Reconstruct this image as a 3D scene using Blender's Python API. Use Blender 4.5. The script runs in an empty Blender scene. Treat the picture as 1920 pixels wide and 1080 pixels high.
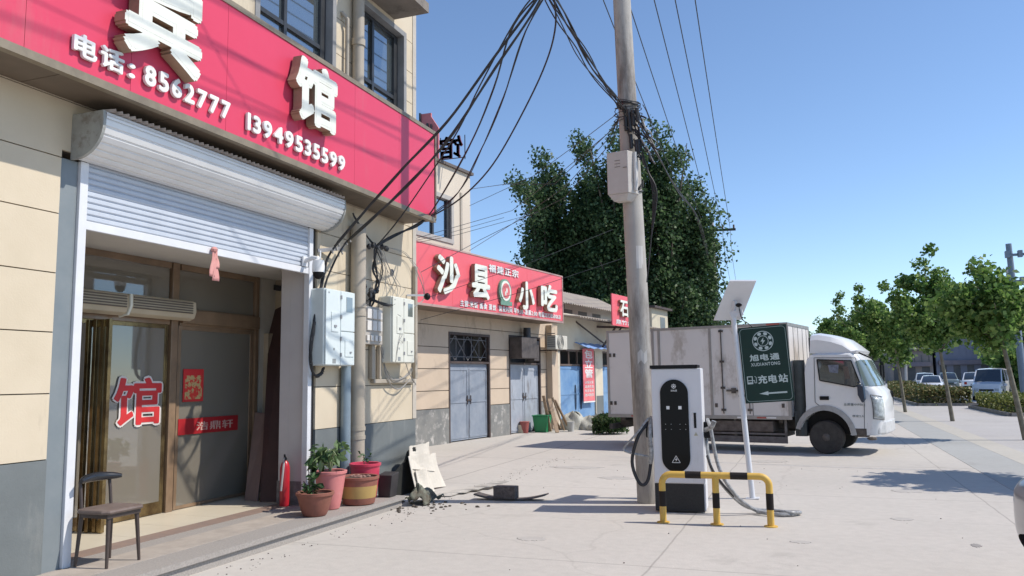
import bpy, math, random
import numpy as np
from mathutils import Vector, Matrix
R = math.radians
random.seed(7)
rng = np.random.default_rng(7)
SC = bpy.context.scene
COL = SC.collection

# ------------------------------------------------------------------ camera
F_PX, CAM_H = 1500.0, 1.7
PITCH, ROLL, YAW = math.atan(170/1500), 0.014, math.atan(560/1510)
fw = Vector((-math.sin(YAW)*math.cos(PITCH), math.cos(YAW)*math.cos(PITCH), math.sin(PITCH)))
r0 = Vector((math.cos(YAW), math.sin(YAW), 0)); u0 = r0.cross(fw)
rt = math.cos(ROLL)*r0 - math.sin(ROLL)*u0
up = math.cos(ROLL)*u0 + math.sin(ROLL)*r0
CAM = Vector((0, 0, CAM_H))
cd = bpy.data.cameras.new('camera'); cam = bpy.data.objects.new('camera', cd); COL.objects.link(cam)
cam.matrix_world = Matrix(((rt.x, up.x, -fw.x, 0), (rt.y, up.y, -fw.y, 0), (rt.z, up.z, -fw.z, CAM_H), (0, 0, 0, 1)))
cd.sensor_width = 36; cd.lens = 36*F_PX/1920; cd.clip_end = 6000; cd.clip_start = 0.05
SC.camera = cam

# ------------------------------------------------------------------ light
SUN_EL, SUN_AZ = R(50), math.atan2(0.235, 0.972)          # direction to the sun: from the street side, slightly beyond
w = bpy.data.worlds.new('World'); SC.world = w; w.use_nodes = True
nt = w.node_tree; bg = nt.nodes['Background']
sky = nt.nodes.new('ShaderNodeTexSky'); sky.sky_type = 'NISHITA'; sky.sun_disc = False
sky.sun_elevation = SUN_EL; sky.sun_rotation = R(90)-SUN_AZ
sky.altitude = 0; sky.air_density = 0.85; sky.dust_density = 0.05; sky.ozone_density = 3.5
nt.links.new(sky.outputs[0], bg.inputs[0]); bg.inputs[1].default_value = 0.15
sl = bpy.data.lights.new('sun', 'SUN'); sl.energy = 3.9; sl.angle = R(0.55); sl.color = (1.0, 0.93, 0.84)
so = bpy.data.objects.new('sun', sl); COL.objects.link(so)
sd = Vector((math.cos(SUN_AZ)*math.cos(SUN_EL), math.sin(SUN_AZ)*math.cos(SUN_EL), math.sin(SUN_EL)))
so.rotation_euler = sd.to_track_quat('Z', 'Y').to_euler(); so.location = (30, 10, 40)
SC.view_settings.view_transform = 'Standard'; SC.view_settings.look = 'None'
SC.view_settings.exposure = 0.31; SC.view_settings.gamma = 1
SC.cycles.max_bounces = 8; SC.cycles.transparent_max_bounces = 12

# ------------------------------------------------------------------ measuring: pixel of the survey photo -> point on a world plane
def ray(u, v): return (u-960)/F_PX*rt + (540-v)/F_PX*up + fw
def PX(u, v, x): d = ray(u, v); return CAM + d*(x/d.x)
def PY(u, v, y): d = ray(u, v); return CAM + d*(y/d.y)
def PZ(u, v, z=0.0): d = ray(u, v); return CAM + d*((z-CAM_H)/d.z)
class Fr:
    """a facade: s runs along it, d stands out from it"""
    def __init__(s, ox, oy, deg):
        a = R(deg); s.O = Vector((ox, oy, 0)); s.t = Vector((math.sin(a), math.cos(a), 0)); s.n = Vector((math.cos(a), -math.sin(a), 0)); s.rot = -a
    def w(s, d, t, z): return s.O + s.n*d + s.t*t + Vector((0, 0, z))
    def px(s, u, v, d=0):
        r = ray(u, v); k = ((s.O-CAM).dot(s.n)+d)/r.dot(s.n); p = CAM+r*k
        return (p-s.O).dot(s.t), p.z

# ------------------------------------------------------------------ materials
MATS = {}
def M(name, c1, c2=None, scale=4.0, rough=0.6, bump=0.0, bscale=None, metal=0.0, spec=0.5, detail=8, dirt=None, stretch=None, coat=0, lo=.35, hi=.65):
    m = bpy.data.materials.new(name); m.use_nodes = True; t = m.node_tree; N = t.nodes; L = t.links
    b = N['Principled BSDF']; b.inputs['Roughness'].default_value = rough; b.inputs['Metallic'].default_value = metal
    b.inputs['Specular IOR Level'].default_value = spec; b.inputs['Coat Weight'].default_value = coat
    tc = N.new('ShaderNodeTexCoord'); mp = N.new('ShaderNodeMapping'); L.new(tc.outputs['Object'], mp.inputs[0])
    if stretch: mp.inputs['Scale'].default_value = stretch
    col = None
    if c2 is None: c2 = tuple(x*0.86 for x in c1)
    n = N.new('ShaderNodeTexNoise'); n.inputs['Scale'].default_value = scale; n.inputs['Detail'].default_value = detail; n.inputs['Roughness'].default_value = .65
    L.new(mp.outputs[0], n.inputs['Vector'])
    r = N.new('ShaderNodeMapRange'); r.inputs[1].default_value = lo; r.inputs[2].default_value = hi
    L.new(n.outputs['Fac'], r.inputs[0])
    mx = N.new('ShaderNodeMix'); mx.data_type = 'RGBA'; mx.inputs[6].default_value = (*c1, 1); mx.inputs[7].default_value = (*c2, 1)
    L.new(r.outputs[0], mx.inputs[0]); col = mx.outputs[2]
    if dirt:                                        # (colour, scale, threshold, strength, stretch)
        dc, ds, th, st = dirt[:4]
        mp2 = N.new('ShaderNodeMapping'); L.new(tc.outputs['Object'], mp2.inputs[0]); mp2.inputs['Location'].default_value = (3.3, 1.7, 5.1)
        if len(dirt) > 4: mp2.inputs['Scale'].default_value = dirt[4]
        n2 = N.new('ShaderNodeTexNoise'); n2.inputs['Scale'].default_value = ds; n2.inputs['Detail'].default_value = 10; n2.inputs['Roughness'].default_value = .7
        L.new(mp2.outputs[0], n2.inputs['Vector'])
        r2 = N.new('ShaderNodeMapRange'); r2.inputs[1].default_value = th; r2.inputs[2].default_value = th+.12; r2.inputs[4].default_value = st
        L.new(n2.outputs['Fac'], r2.inputs[0])
        m2 = N.new('ShaderNodeMix'); m2.data_type = 'RGBA'; m2.inputs[7].default_value = (*dc, 1)
        L.new(r2.outputs[0], m2.inputs[0]); L.new(col, m2.inputs[6]); col = m2.outputs[2]
    L.new(col, b.inputs['Base Color'])
    if bump:
        nb = N.new('ShaderNodeTexNoise'); nb.inputs['Scale'].default_value = bscale or scale*6; nb.inputs['Detail'].default_value = 6
        L.new(mp.outputs[0], nb.inputs['Vector'])
        bp = N.new('ShaderNodeBump'); bp.inputs['Strength'].default_value = bump; bp.inputs['Distance'].default_value = .02
        L.new(nb.outputs['Fac'], bp.inputs['Height']); L.new(bp.outputs[0], b.inputs['Normal'])
    MATS[name] = m
    return m
def glass(name, tint, refl=0.12, alpha=0.5, rough=0.03):
    """pane: fresnel mirror over a tinted see-through sheet"""
    m = bpy.data.materials.new(name); m.use_nodes = True; t = m.node_tree; N = t.nodes; L = t.links
    N.remove(N['Principled BSDF']); o = N['Material Output']
    tr = N.new('ShaderNodeBsdfTransparent'); tr.inputs[0].default_value = (alpha, alpha, alpha, 1)
    df = N.new('ShaderNodeBsdfDiffuse'); df.inputs[0].default_value = (*tint, 1)
    gl = N.new('ShaderNodeBsdfGlossy'); gl.inputs['Roughness'].default_value = rough; gl.inputs[0].default_value = (.9, .95, 1, 1)
    m1 = N.new('ShaderNodeMixShader'); m1.inputs[0].default_value = 1-alpha; L.new(tr.outputs[0], m1.inputs[1]); L.new(df.outputs[0], m1.inputs[2])
    fr = N.new('ShaderNodeLayerWeight'); fr.inputs[0].default_value = .35
    mr = N.new('ShaderNodeMapRange'); mr.inputs[3].default_value = refl; mr.inputs[4].default_value = 1; L.new(fr.outputs['Fresnel'], mr.inputs[0])
    m2 = N.new('ShaderNodeMixShader'); L.new(mr.outputs[0], m2.inputs[0]); L.new(m1.outputs[0], m2.inputs[1]); L.new(gl.outputs[0], m2.inputs[2])
    L.new(m2.outputs[0], o.inputs[0]); return m
def leafmat(name, c1, c2, c3, trans=.35):
    m = bpy.data.materials.new(name); m.use_nodes = True; t = m.node_tree; N = t.nodes; L = t.links
    b = N['Principled BSDF']; b.inputs['Roughness'].default_value = .5; b.inputs['Specular IOR Level'].default_value = .35
    g = N.new('ShaderNodeNewGeometry'); cr = N.new('ShaderNodeValToRGB'); L.new(g.outputs['Random Per Island'], cr.inputs[0])
    e = cr.color_ramp.elements; e[0].color = (*c1, 1); e[1].color = (*c3, 1); x = e.new(.5); x.color = (*c2, 1)
    L.new(cr.outputs[0], b.inputs['Base Color'])
    tl = N.new('ShaderNodeBsdfTranslucent'); L.new(cr.outputs[0], tl.inputs[0])
    mx = N.new('ShaderNodeMixShader'); mx.inputs[0].default_value = trans
    L.new(b.outputs[0], mx.inputs[1]); L.new(tl.outputs[0], mx.inputs[2]); L.new(mx.outputs[0], N['Material Output'].inputs[0])
    return m

# ------------------------------------------------------------------ mesh builder
FRAME = {}
class MB:
    def __init__(s): s.v = []; s.f = []; s.m = []
    def add(s, vs, fs, m=0):
        b = len(s.v); s.v += [tuple(p) for p in vs]; s.f += [tuple(i+b for i in f) for f in fs]; s.m += [m]*len(fs); return s
    def box(s, x0, x1, y0, y1, z0, z1, m=0):
        vs = [(x, y, z) for z in (z0, z1) for y in (y0, y1) for x in (x0, x1)]
        return s.add(vs, [(0, 2, 3, 1), (4, 5, 7, 6), (0, 1, 5, 4), (2, 6, 7, 3), (0, 4, 6, 2), (1, 3, 7, 5)], m)
    def hexa(s, b, t, m=0):            # four bottom, four top corners
        return s.add(list(b)+list(t), [(3, 2, 1, 0), (4, 5, 6, 7), (0, 1, 5, 4), (1, 2, 6, 5), (2, 3, 7, 6), (3, 0, 4, 7)], m)
    def fbox(s, F, d0, d1, t0, t1, z0, z1, m=0):
        P = [F.w(d, t, z) for z in (z0, z1) for t in (t0, t1) for d in (d0, d1)]
        return s.add(P, [(0, 2, 3, 1), (4, 5, 7, 6), (0, 1, 5, 4), (2, 6, 7, 3), (0, 4, 6, 2), (1, 3, 7, 5)], m)
    def beam(s, p, q, a, b=None, m=0, upv=(0, 0, 1)):
        p = Vector(p); q = Vector(q); b = b or a; d = (q-p).normalized(); u = Vector(upv)
        if abs(d.dot(u)) > .98: u = Vector((1, 0, 0))
        r = d.cross(u).normalized()*a/2; u = r.cross(d).normalized()*b/2
        return s.hexa([p-r-u, p+r-u, p+r+u, p-r+u], [q-r-u, q+r-u, q+r+u, q-r+u], m)
    def tube(s, pts, r, n=8, m=0, caps=True):
        pts = [Vector(p) for p in pts]; k = len(pts); rs = r if isinstance(r, (list, tuple)) else [r]*k
        vs = []; ref = None
        for i, p in enumerate(pts):
            d = (pts[min(i+1, k-1)]-pts[max(i-1, 0)])
            d = d.normalized() if d.length > 1e-9 else Vector((0, 0, 1))
            if ref is None: ref = Vector((0, 0, 1)) if abs(d.z) < .9 else Vector((1, 0, 0))
            a = (ref-d*ref.dot(d))
            a = a.normalized() if a.length > 1e-6 else d.orthogonal().normalized()
            ref = a; b = d.cross(a)
            for j in range(n):
                th = 2*math.pi*j/n; vs.append(p+(a*math.cos(th)+b*math.sin(th))*rs[i])
        fs = [(i*n+j, i*n+(j+1) % n, (i+1)*n+(j+1) % n, (i+1)*n+j) for i in range(k-1) for j in range(n)]
        if caps: fs += [tuple(range(n))[::-1], tuple((k-1)*n+j for j in range(n))]
        return s.add(vs, fs, m)
    def lathe(s, prof, c=(0, 0, 0), n=24, m=0, axis='z', cap=True):
        vs = []
        for r, h in prof:
            for j in range(n):
                th = 2*math.pi*j/n; a, b = r*math.cos(th), r*math.sin(th)
                p = (a, b, h) if axis == 'z' else ((h, a, b) if axis == 'x' else (b, h, a))
                vs.append((p[0]+c[0], p[1]+c[1], p[2]+c[2]))
        k = len(prof)
        fs = [(i*n+j, i*n+(j+1) % n, (i+1)*n+(j+1) % n, (i+1)*n+j) for i in range(k-1) for j in range(n)]
        if cap: fs += [tuple(range(n))[::-1], tuple((k-1)*n+j for j in range(n))]
        return s.add(vs, fs, m)
    def prism(s, poly, vec, m=0, mc=None):
        poly = [Vector(p) for p in poly]; vec = Vector(vec); n = len(poly)
        s.add(poly+[p+vec for p in poly], [(i, (i+1) % n, n+(i+1) % n, n+i) for i in range(n)], m)
        b = len(s.v)-2*n; s.f += [tuple(b+i for i in range(n))[::-1], tuple(b+n+i for i in range(n))]; s.m += [m if mc is None else mc]*2
        return s
    def ell(s, c, r, n=12, m=0, jit=0):
        vs = []; k = n//2
        for i in range(1, k):
            ph = math.pi*i/k
            for j in range(n):
                th = 2*math.pi*j/n; q = 1+random.uniform(-jit, jit)
                vs.append((c[0]+r[0]*q*math.sin(ph)*math.cos(th), c[1]+r[1]*q*math.sin(ph)*math.sin(th), c[2]+r[2]*q*math.cos(ph)))
        vs += [(c[0], c[1], c[2]+r[2]), (c[0], c[1], c[2]-r[2])]; T = len(vs)-2
        fs = [(i*n+j, (i+1)*n+j, (i+1)*n+(j+1) % n, i*n+(j+1) % n) for i in range(k-2) for j in range(n)]
        fs += [(T, j, (j+1) % n) for j in range(n)]+[(T+1, (k-2)*n+(j+1) % n, (k-2)*n+j) for j in range(n)]
        return s.add(vs, fs, m)
    def sheet(s, fn, nu, nv, m=0):     # fn(u, v) -> point
        vs = [fn(i/nu, j/nv) for i in range(nu+1) for j in range(nv+1)]
        return s.add(vs, [(i*(nv+1)+j, (i+1)*(nv+1)+j, (i+1)*(nv+1)+j+1, i*(nv+1)+j+1) for i in range(nu) for j in range(nv)], m)
    def build(s, name, mats, parent=None, smooth=False, bevel=0, world=True, thick=0, **tags):
        mats = mats if isinstance(mats, (list, tuple)) else [mats]
        vs = [Vector(p) for p in s.v]; loc = Vector((0, 0, 0))
        if parent is not None:
            L, rz = FRAME[parent.as_pointer()]
            if world: q = Matrix.Rotation(-rz, 3, 'Z'); vs = [q @ (p-L) for p in vs]
        elif world:
            xs = [p.x for p in vs]; ys = [p.y for p in vs]; zs = [p.z for p in vs]
            loc = Vector(((min(xs)+max(xs))/2, (min(ys)+max(ys))/2, min(zs))); vs = [p-loc for p in vs]
        me = bpy.data.meshes.new(name); me.from_pydata([tuple(p) for p in vs], [], s.f)
        for m in mats: me.materials.append(m)
        me.polygons.foreach_set('material_index', s.m)
        if smooth:
            me.polygons.foreach_set('use_smooth', [True]*len(s.f))
        me.update(); o = bpy.data.objects.new(name, me); COL.objects.link(o); o.location = loc
        if smooth:
            try: me.set_sharp_from_angle(angle=R(40))
            except Exception: pass
        if thick: md = o.modifiers.new('solid', 'SOLIDIFY'); md.thickness = thick; md.offset = 0
        if bevel: md = o.modifiers.new('bevel', 'BEVEL'); md.width = bevel; md.segments = 2; md.limit_method = 'ANGLE'; md.angle_limit = R(35)
        if parent is not None: o.parent = parent; FRAME[o.as_pointer()] = FRAME[parent.as_pointer()]
        for k, v in tags.items():
            o[{'cat': 'category'}.get(k, k)] = v
        return o
def thing(name, label, cat, loc=(0, 0, 0), rotz=0, group=None):
    o = bpy.data.objects.new(name, None); COL.objects.link(o); o.location = loc; o.rotation_euler = (0, 0, rotz)
    o.empty_display_size = .2; o['label'] = label; o['category'] = cat
    if group: o['group'] = group
    FRAME[o.as_pointer()] = (Vector(loc), rotz); return o
def dup(root, loc, rotz, label, scale=None):
    def cp(o, par):
        c = o.copy(); COL.objects.link(c)
        if par is not None: c.parent = par
        for k in list(kids.get(o.name, [])): cp(k, c)
        return c
    kids = {}
    for o in list(COL.objects):
        if o.parent: kids.setdefault(o.parent.name, []).append(o)
    r = cp(root, None); r.location = loc; r.rotation_euler = (0, 0, rotz); r['label'] = label
    if scale: r.scale = scale
    return r

# ------------------------------------------------------------------ lettering
GL = {}
def glyph(ch, off=0.0):
    off = 0.0; k = (ch, off)
    if k not in GL:
        c = bpy.data.curves.new('t', 'FONT'); c.body = ch; c.size = 1; c.extrude = .5; c.offset = off; c.resolution_u = 3
        o = bpy.data.objects.new('t', c); COL.objects.link(o)
        dg = bpy.context.evaluated_depsgraph_get(); e = o.evaluated_get(dg); me = e.to_mesh()
        vs = [tuple(v.co) for v in me.vertices]; fs = [tuple(p.vertices) for p in me.polygons]; nz = [abs(p.normal.z) > .7 for p in me.polygons]
        e.to_mesh_clear(); bpy.data.objects.remove(o); bpy.data.curves.remove(c)
        GL[k] = (vs, fs, nz)
    return GL[k]
def bbox(ch, off=0):
    v = glyph(ch, off)[0]; return (min(p[0] for p in v)-off, max(p[0] for p in v)+off, min(p[1] for p in v)-off, max(p[1] for p in v)+off) if v else (0, .3, 0, .7)
def put(mb, ch, off, fn, sx, sy, ox, oy, depth, mface=0, mside=0):
    """glyph units -> (a, b) = (x*sx+ox, y*sy+oy) on the plane fn(a, b, h)"""
    vs, fs, nz = glyph(ch, off)
    st = [(0, 0)]+([(math.cos(a)*off, math.sin(a)*off) for a in np.linspace(0, 6.2832, 9)[:-1]] if off else [])
    for k, (dx, dy) in enumerate(st):                 # heavier stroke: the same glyph a little to every side, each a hair lower
        dp = depth*(1-.002*k) if depth > .05 else depth*(1-.006*k)
        P = [fn((x+dx)*sx+ox, (y+dy)*sy+oy, (z+.5)*dp) for x, y, z in vs]; b = len(mb.v)
        mb.v += [tuple(p) for p in P]; mb.f += [tuple(i+b for i in f) for f in fs]; mb.m += [mface if q else mside for q in nz]
def fit(mb, ch, fn, a0, a1, b0, b1, depth, off=.02, mface=0, mside=0):
    x0, x1, y0, y1 = bbox(ch, off); sx = (a1-a0)/(x1-x0); sy = (b1-b0)/(y1-y0)
    put(mb, ch, off, fn, sx, sy, a0-x0*sx, b0-y0*sy, depth, mface, mside)
def line(mb, text, fn, a0, a1, b0, b1, depth, off=.02, ref=None, mface=0, mside=0, each=None):
    """text spread between a0 and a1, b0..b1 the height of its reference character"""
    ref = ref or text[0]; x0, x1, y0, y1 = bbox(ref, off); sy = (b1-b0)/(y1-y0); n = len(text)
    wid = []
    for ch in text:
        if ch == ' ': wid.append(.35); continue
        q = bbox(ch, off); wid.append(max(q[1]-q[0], .16)+.14)
    tot = sum(wid)-.14; sx = (a1-a0)/tot; a = a0
    for ch, wd in zip(text, wid):
        if ch != ' ':
            q = bbox(ch, off); cx = (wd-.14)/2-(q[0]+q[1])/2
            tgt = each() if each else mb
            put(tgt, ch, off, fn, sx, sy, a+cx*sx, b0-y0*sy, depth, mface, mside)
        a += wd*sx

# ------------------------------------------------------------------ shared materials
cream = M('cream panel', (.60, .515, .385), (.54, .46, .335), 1.0, .75, .08, 60, dirt=((.26, .21, .15), 1.9, .54, .42, (1, 1, .2)))
creamd = M('panel joint', (.17, .14, .11), None, 6, .9)
plinth = M('grey plinth paint', (.155, .172, .172), (.13, .145, .145), 2, .7, .1, 60, dirt=((.27, .27, .25), 2.2, .56, .45, (1, 1, .35)))
pinksign = M('pink red sign sheet', (.64, .058, .115), (.61, .053, .105), .8, .38, 0, spec=.4, dirt=((.50, .16, .17), 1.7, .56, .35, (1, 1, .22)))
pinkfade = M('faded red sign sheet', (.74, .13, .155), (.70, .115, .14), .8, .5, 0, spec=.4, dirt=((.62, .16, .18), 1.5, .58, .4, (1, 1, .3)))
brass = M('dull bronze trim', (.24, .20, .14), (.17, .14, .10), 5, .5, 0, spec=.5)
darkmetal = M('dark painted steel', (.03, .03, .035), (.045, .045, .05), 5, .5)
greymetal = M('grey steel', (.30, .30, .31), (.24, .24, .25), 4, .45, 0, spec=.5, dirt=((.12, .1, .08), 3, .6, .5))
whitesteel = M('white painted steel', (.66, .67, .69), (.60, .61, .63), 3, .4, 0, spec=.5, dirt=((.3, .27, .23), 3.5, .63, .45))
whitelet = M('white letter face', (.74, .75, .68), (.68, .69, .60), 5, .5, dirt=((.5, .47, .36), 4, .6, .4))
whitepure = M('white print', (.80, .80, .78), None, 5, .5)
letside = M('beige letter side', (.34, .24, .16), (.26, .18, .12), 6, .6)
black = M('black plastic', (.008, .008, .009), (.012, .012, .013), 6, .5, spec=.2)
rubber = M('black cable rubber', (.014, .014, .016), (.03, .03, .032), 8, .55)
greycable = M('grey cable', (.33, .32, .30), (.22, .21, .2), 8, .6)
pvc = M('beige pvc pipe', (.40, .35, .28), (.33, .29, .23), 2.5, .55, 0, dirt=((.14, .11, .08), 3, .58, .55, (1, 1, .3)))
meterw = M('pale meter cabinet plastic', (.62, .68, .68), (.58, .64, .63), 4, .35, 0, dirt=((.4, .38, .33), 4, .65, .3))
meterc = M('cream meter cabinet plastic', (.68, .68, .60), (.62, .62, .54), 4, .4, 0, dirt=((.35, .32, .26), 4, .62, .4))
soil = M('dry soil', (.10, .065, .045), (.05, .035, .025), 30, .95, .6, 60)
wood = M('bare timber', (.34, .24, .15), (.22, .15, .10), 3, .7, .15, 40, stretch=(1, 1, 8))
steeldoor = M('blue grey steel door', (.20, .235, .29), (.28, .31, .36), 2.2, .5, .05, 30, dirt=((.10, .075, .06), 3.0, .58, .7, (1, 1, .4)))
# ================================================================== the setting: ground
def ground_mat(name, c1, c2, joints=None, dirt=None, scale=.35, crack=True, bump=.15):
    m = M(name, c1, c2, scale, .9, bump, 45, dirt=dirt or ((.2, .185, .165), .9, .60, .35)); t = m.node_tree; N = t.nodes; L = t.links
    b = N['Principled BSDF']; src = b.inputs['Base Color'].links[0].from_socket
    g = N.new('ShaderNodeNewGeometry'); sx = N.new('ShaderNodeSeparateXYZ'); L.new(g.outputs['Position'], sx.inputs[0])
    ns = N.new('ShaderNodeTexNoise'); ns.inputs['Scale'].default_value = 9; ns.inputs['Detail'].default_value = 8; L.new(g.outputs['Position'], ns.inputs['Vector'])
    mix = N.new('ShaderNodeMix'); mix.data_type = 'RGBA'; mix.blend_type = 'MULTIPLY'; mix.inputs[0].default_value = 1
    rr = N.new('ShaderNodeMapRange'); rr.inputs[1].default_value = .3; rr.inputs[2].default_value = .7; rr.inputs[3].default_value = .95; rr.inputs[4].default_value = 1.04
    L.new(ns.outputs['Fac'], rr.inputs[0]); L.new(src, mix.inputs[6]); L.new(rr.outputs[0], mix.inputs[7]); src = mix.outputs[2]
    def line_at(sock, at, width, strength):
        nonlocal src
        nz = N.new('ShaderNodeTexNoise'); nz.inputs['Scale'].default_value = 1.6; nz.inputs['Detail'].default_value = 6; L.new(g.outputs['Position'], nz.inputs['Vector'])
        a = N.new('ShaderNodeMath'); a.operation = 'MULTIPLY_ADD'; a.inputs[1].default_value = .05; L.new(nz.outputs['Fac'], a.inputs[0]); L.new(sock, a.inputs[2])
        s = N.new('ShaderNodeMath'); s.operation = 'SUBTRACT'; s.inputs[1].default_value = at+.025; L.new(a.outputs[0], s.inputs[0])
        ab = N.new('ShaderNodeMath'); ab.operation = 'ABSOLUTE'; L.new(s.outputs[0], ab.inputs[0])
        mr = N.new('ShaderNodeMapRange'); mr.inputs[1].default_value = width; mr.inputs[2].default_value = width*.4; mr.inputs[3].default_value = 0; mr.inputs[4].default_value = strength
        L.new(ab.outputs[0], mr.inputs[0])
        mm = N.new('ShaderNodeMix'); mm.data_type = 'RGBA'; mm.inputs[7].default_value = (.13, .115, .10, 1)
        L.new(mr.outputs[0], mm.inputs[0]); L.new(src, mm.inputs[6]); src = mm.outputs[2]
    for ax, at, wd, st in joints or []: line_at(sx.outputs[ax], at, wd, st)
    if crack:
        v = N.new('ShaderNodeTexVoronoi'); v.feature = 'DISTANCE_TO_EDGE'; v.inputs['Scale'].default_value = .16
        nz = N.new('ShaderNodeTexNoise'); nz.inputs['Scale'].default_value = .9; nz.inputs['Detail'].default_value = 10; L.new(g.outputs['Position'], nz.inputs['Vector'])
        ad = N.new('ShaderNodeMix'); ad.data_type = 'RGBA'; ad.blend_type = 'ADD'; ad.inputs[0].default_value = 1; L.new(g.outputs['Position'], ad.inputs[6]); L.new(nz.outputs['Color'], ad.inputs[7]); L.new(ad.outputs[2], v.inputs['Vector'])
        mr = N.new('ShaderNodeMapRange'); mr.inputs[1].default_value = .0035; mr.inputs[2].default_value = .001; mr.inputs[3].default_value = 0; mr.inputs[4].default_value = .13; L.new(v.outputs['Distance'], mr.inputs[0])
        mm = N.new('ShaderNodeMix'); mm.data_type = 'RGBA'; mm.inputs[7].default_value = (.15, .13, .11, 1)
        L.new(mr.outputs[0], mm.inputs[0]); L.new(src, mm.inputs[6]); src = mm.outputs[2]
    L.new(src, b.inputs['Base Color']); return m
conc = ground_mat('pale concrete', (.485, .452, .408), (.44, .412, .372), [(0, -5.95, .02, .6), (0, -1.45, .014, .4), (0, 2.05, .014, .4), (1, 7.4, .014, .4), (1, 12.3, .014, .4), (1, 16.4, .02, .5), (1, 24.5, .02, .5)])
MB().box(-900, 900, -900, 900, -.5, 0).build('ground', conc, kind='structure')
strip = ground_mat('grey pavement strip', (.37, .37, .355), (.33, .33, .315), [(1, y, .01, .3) for y in (14, 18, 22, 28)], crack=False)
MB().box(2.62, 3.55, 8, 75, -.2, .004).build('pavement_strip', strip, kind='structure')
tact = ground_mat('yellowish tactile paving', (.46, .43, .375), (.42, .395, .345), [(1, y, .008, .3) for y in (16, 19, 22, 25, 28)], crack=False)
MB().box(3.55, 4.08, 8, 75, -.2, .006).build('tactile_paving', tact, kind='structure')
pave = ground_mat('light pavement', (.44, .42, .40), (.385, .365, .35), [(1, y, .012, .35) for y in (13, 17, 21, 25, 33, 41)], crack=False)
MB().box(4.08, 8.6, 8, 75, -.2, .004).build('pavement', pave, kind='structure')
road = ground_mat('worn asphalt', (.36, .365, .375), (.31, .315, .325), crack=False)
MB().box(8.6, 40, -20, 400, -.2, .003).build('road', road, kind='structure')
MB().box(-30, 8.6, 76, 400, -.2, .003).build('side_road', road, kind='structure')
# darker patches left by repairs (their own shape)
patch = M('dark cement patch', (.24, .225, .21), (.30, .28, .26), 5, .9, .2, 50)
def blob(cx, cy, rx, ry, n=26, z0=-.01, z1=.004):
    return [(cx+rx*math.cos(2*math.pi*i/n)*random.uniform(.75, 1.15), cy+ry*math.sin(2*math.pi*i/n)*random.uniform(.75, 1.15), z0) for i in range(n)]
grit = MB(); gg = np.random.default_rng(5)
for k in range(300):
    x, y = (gg.uniform(-5.2, 2.4), gg.uniform(4, 24)) if k % 4 == 0 else (-5.18+abs(gg.normal(0, .22)), gg.uniform(5, 17)); s_ = gg.uniform(.003, .011); grit.ell((x, y, s_*.4), (s_, s_*.8, s_*.6), 6, 0, .3)
grit.build('grit', M('grit', (.22, .2, .18), (.12, .1, .09), 30, .9), kind='stuff', label='grit and small pebbles scattered over the concrete', cat='grit')
stain = M('dark oily stain', (.38, .355, .325), (.44, .415, .38), 3.5, .85, .05, 50)
for (x, y, rx, ry) in ((-.9, 16.9, .35, .25), (1.2, 13.1, .22, .16), (-3.2, 13.6, .30, .2), (-2.9, 8.3, .16, .12), (-.2, 8.9, .10, .07), (.9, 10.6, .12, .1), (-4.3, 15.0, .5, .25)): MB().prism(blob(x, y, rx, ry, 34), (0, 0, .0135)).build('ground_stain', stain, kind='structure')
tyre_ = M('tyre mark', (.375, .355, .33), (.435, .415, .388), 6, .85, lo=.42, hi=.56)
for k_, (x0, y0, x1, y1, bend) in enumerate(((2.0, 21.5, -4.8, 22.4, .2), (2.4, 16.0, -4.2, 17.2, .3))):
    L_, R_ = [], []; d_ = Vector((x1-x0, y1-y0, 0)); n_ = Vector((-d_.y, d_.x, 0)).normalized()
    for i in range(25): t = i/24; c = Vector((x0, y0, 0))+d_*t+n_*bend*math.sin(math.pi*t); h_ = Vector((0, 0, .0008+.0005*k_)); L_.append(c+n_*.08+h_); R_.append(c-n_*.08+h_)
    MB().add(L_+R_, [(i, i+1, 26+i, 25+i) for i in range(24)]).build('tyre_mark', tyre_, kind='structure')
p = PZ(1830, 1023); MB().prism(blob(p.x, p.y, .05, .09), (0, 0, .014)).build('ground_patch', patch, kind='structure')

# ================================================================== hotel
WX = -6.05                                             # its facade plane
ROWS = [-.02, 1.08, 1.63, 2.15, 2.66, 3.18, 3.68, 4.2, 4.72, 5.25, 5.78, 6.3, 6.83, 7.36, 7.9, 8.45, 9.0]
hotel = thing('hotel_building', 'cream panelled hotel with grey plinth, open roller shutter entrance and dark upstairs windows', 'building', (WX, 8, 0))
def wall_rect(mb, y0, y1, z0, z1, holes, x0, x1, m=0, gap=0):
    """front sheet of thickness x0..x1 with rectangular holes"""
    ys = sorted({y0, y1, *[h[0] for h in holes], *[h[1] for h in holes]}); ys = [y for y in ys if y0 <= y <= y1]
    zs = sorted({z0, z1, *[h[2] for h in holes], *[h[3] for h in holes]}); zs = [z for z in zs if z0 <= z <= z1]
    for j in range(len(zs)-1):
        run = None
        for i in range(len(ys)-1):
            cy, cz = (ys[i]+ys[i+1])/2, (zs[j]+zs[j+1])/2
            solid = not any(h[0] < cy < h[1] and h[2] < cz < h[3] for h in holes)
            if solid and run is None: run = ys[i]
            if run is not None and (not solid or i == len(ys)-2):
                e = ys[i+1] if solid else ys[i]
                mb.box(x0, x1, run, e, zs[j], zs[j+1], m); run = None
YE = 11.72
OPEN = (5.03, 8.92, -1, 3.75); WIN1 = (7.55, 9.3, 5.55, 7.5); WIN2 = (9.86, 11.4, 5.55, 7.45)
mb = MB()
for a, b in zip(ROWS[1:-1], ROWS[2:]): wall_rect(mb, -3, YE, a+.004, b-.006, [OPEN, WIN1, WIN2], WX-.03, WX)
mb.build('wall_panel', cream, hotel)
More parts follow.
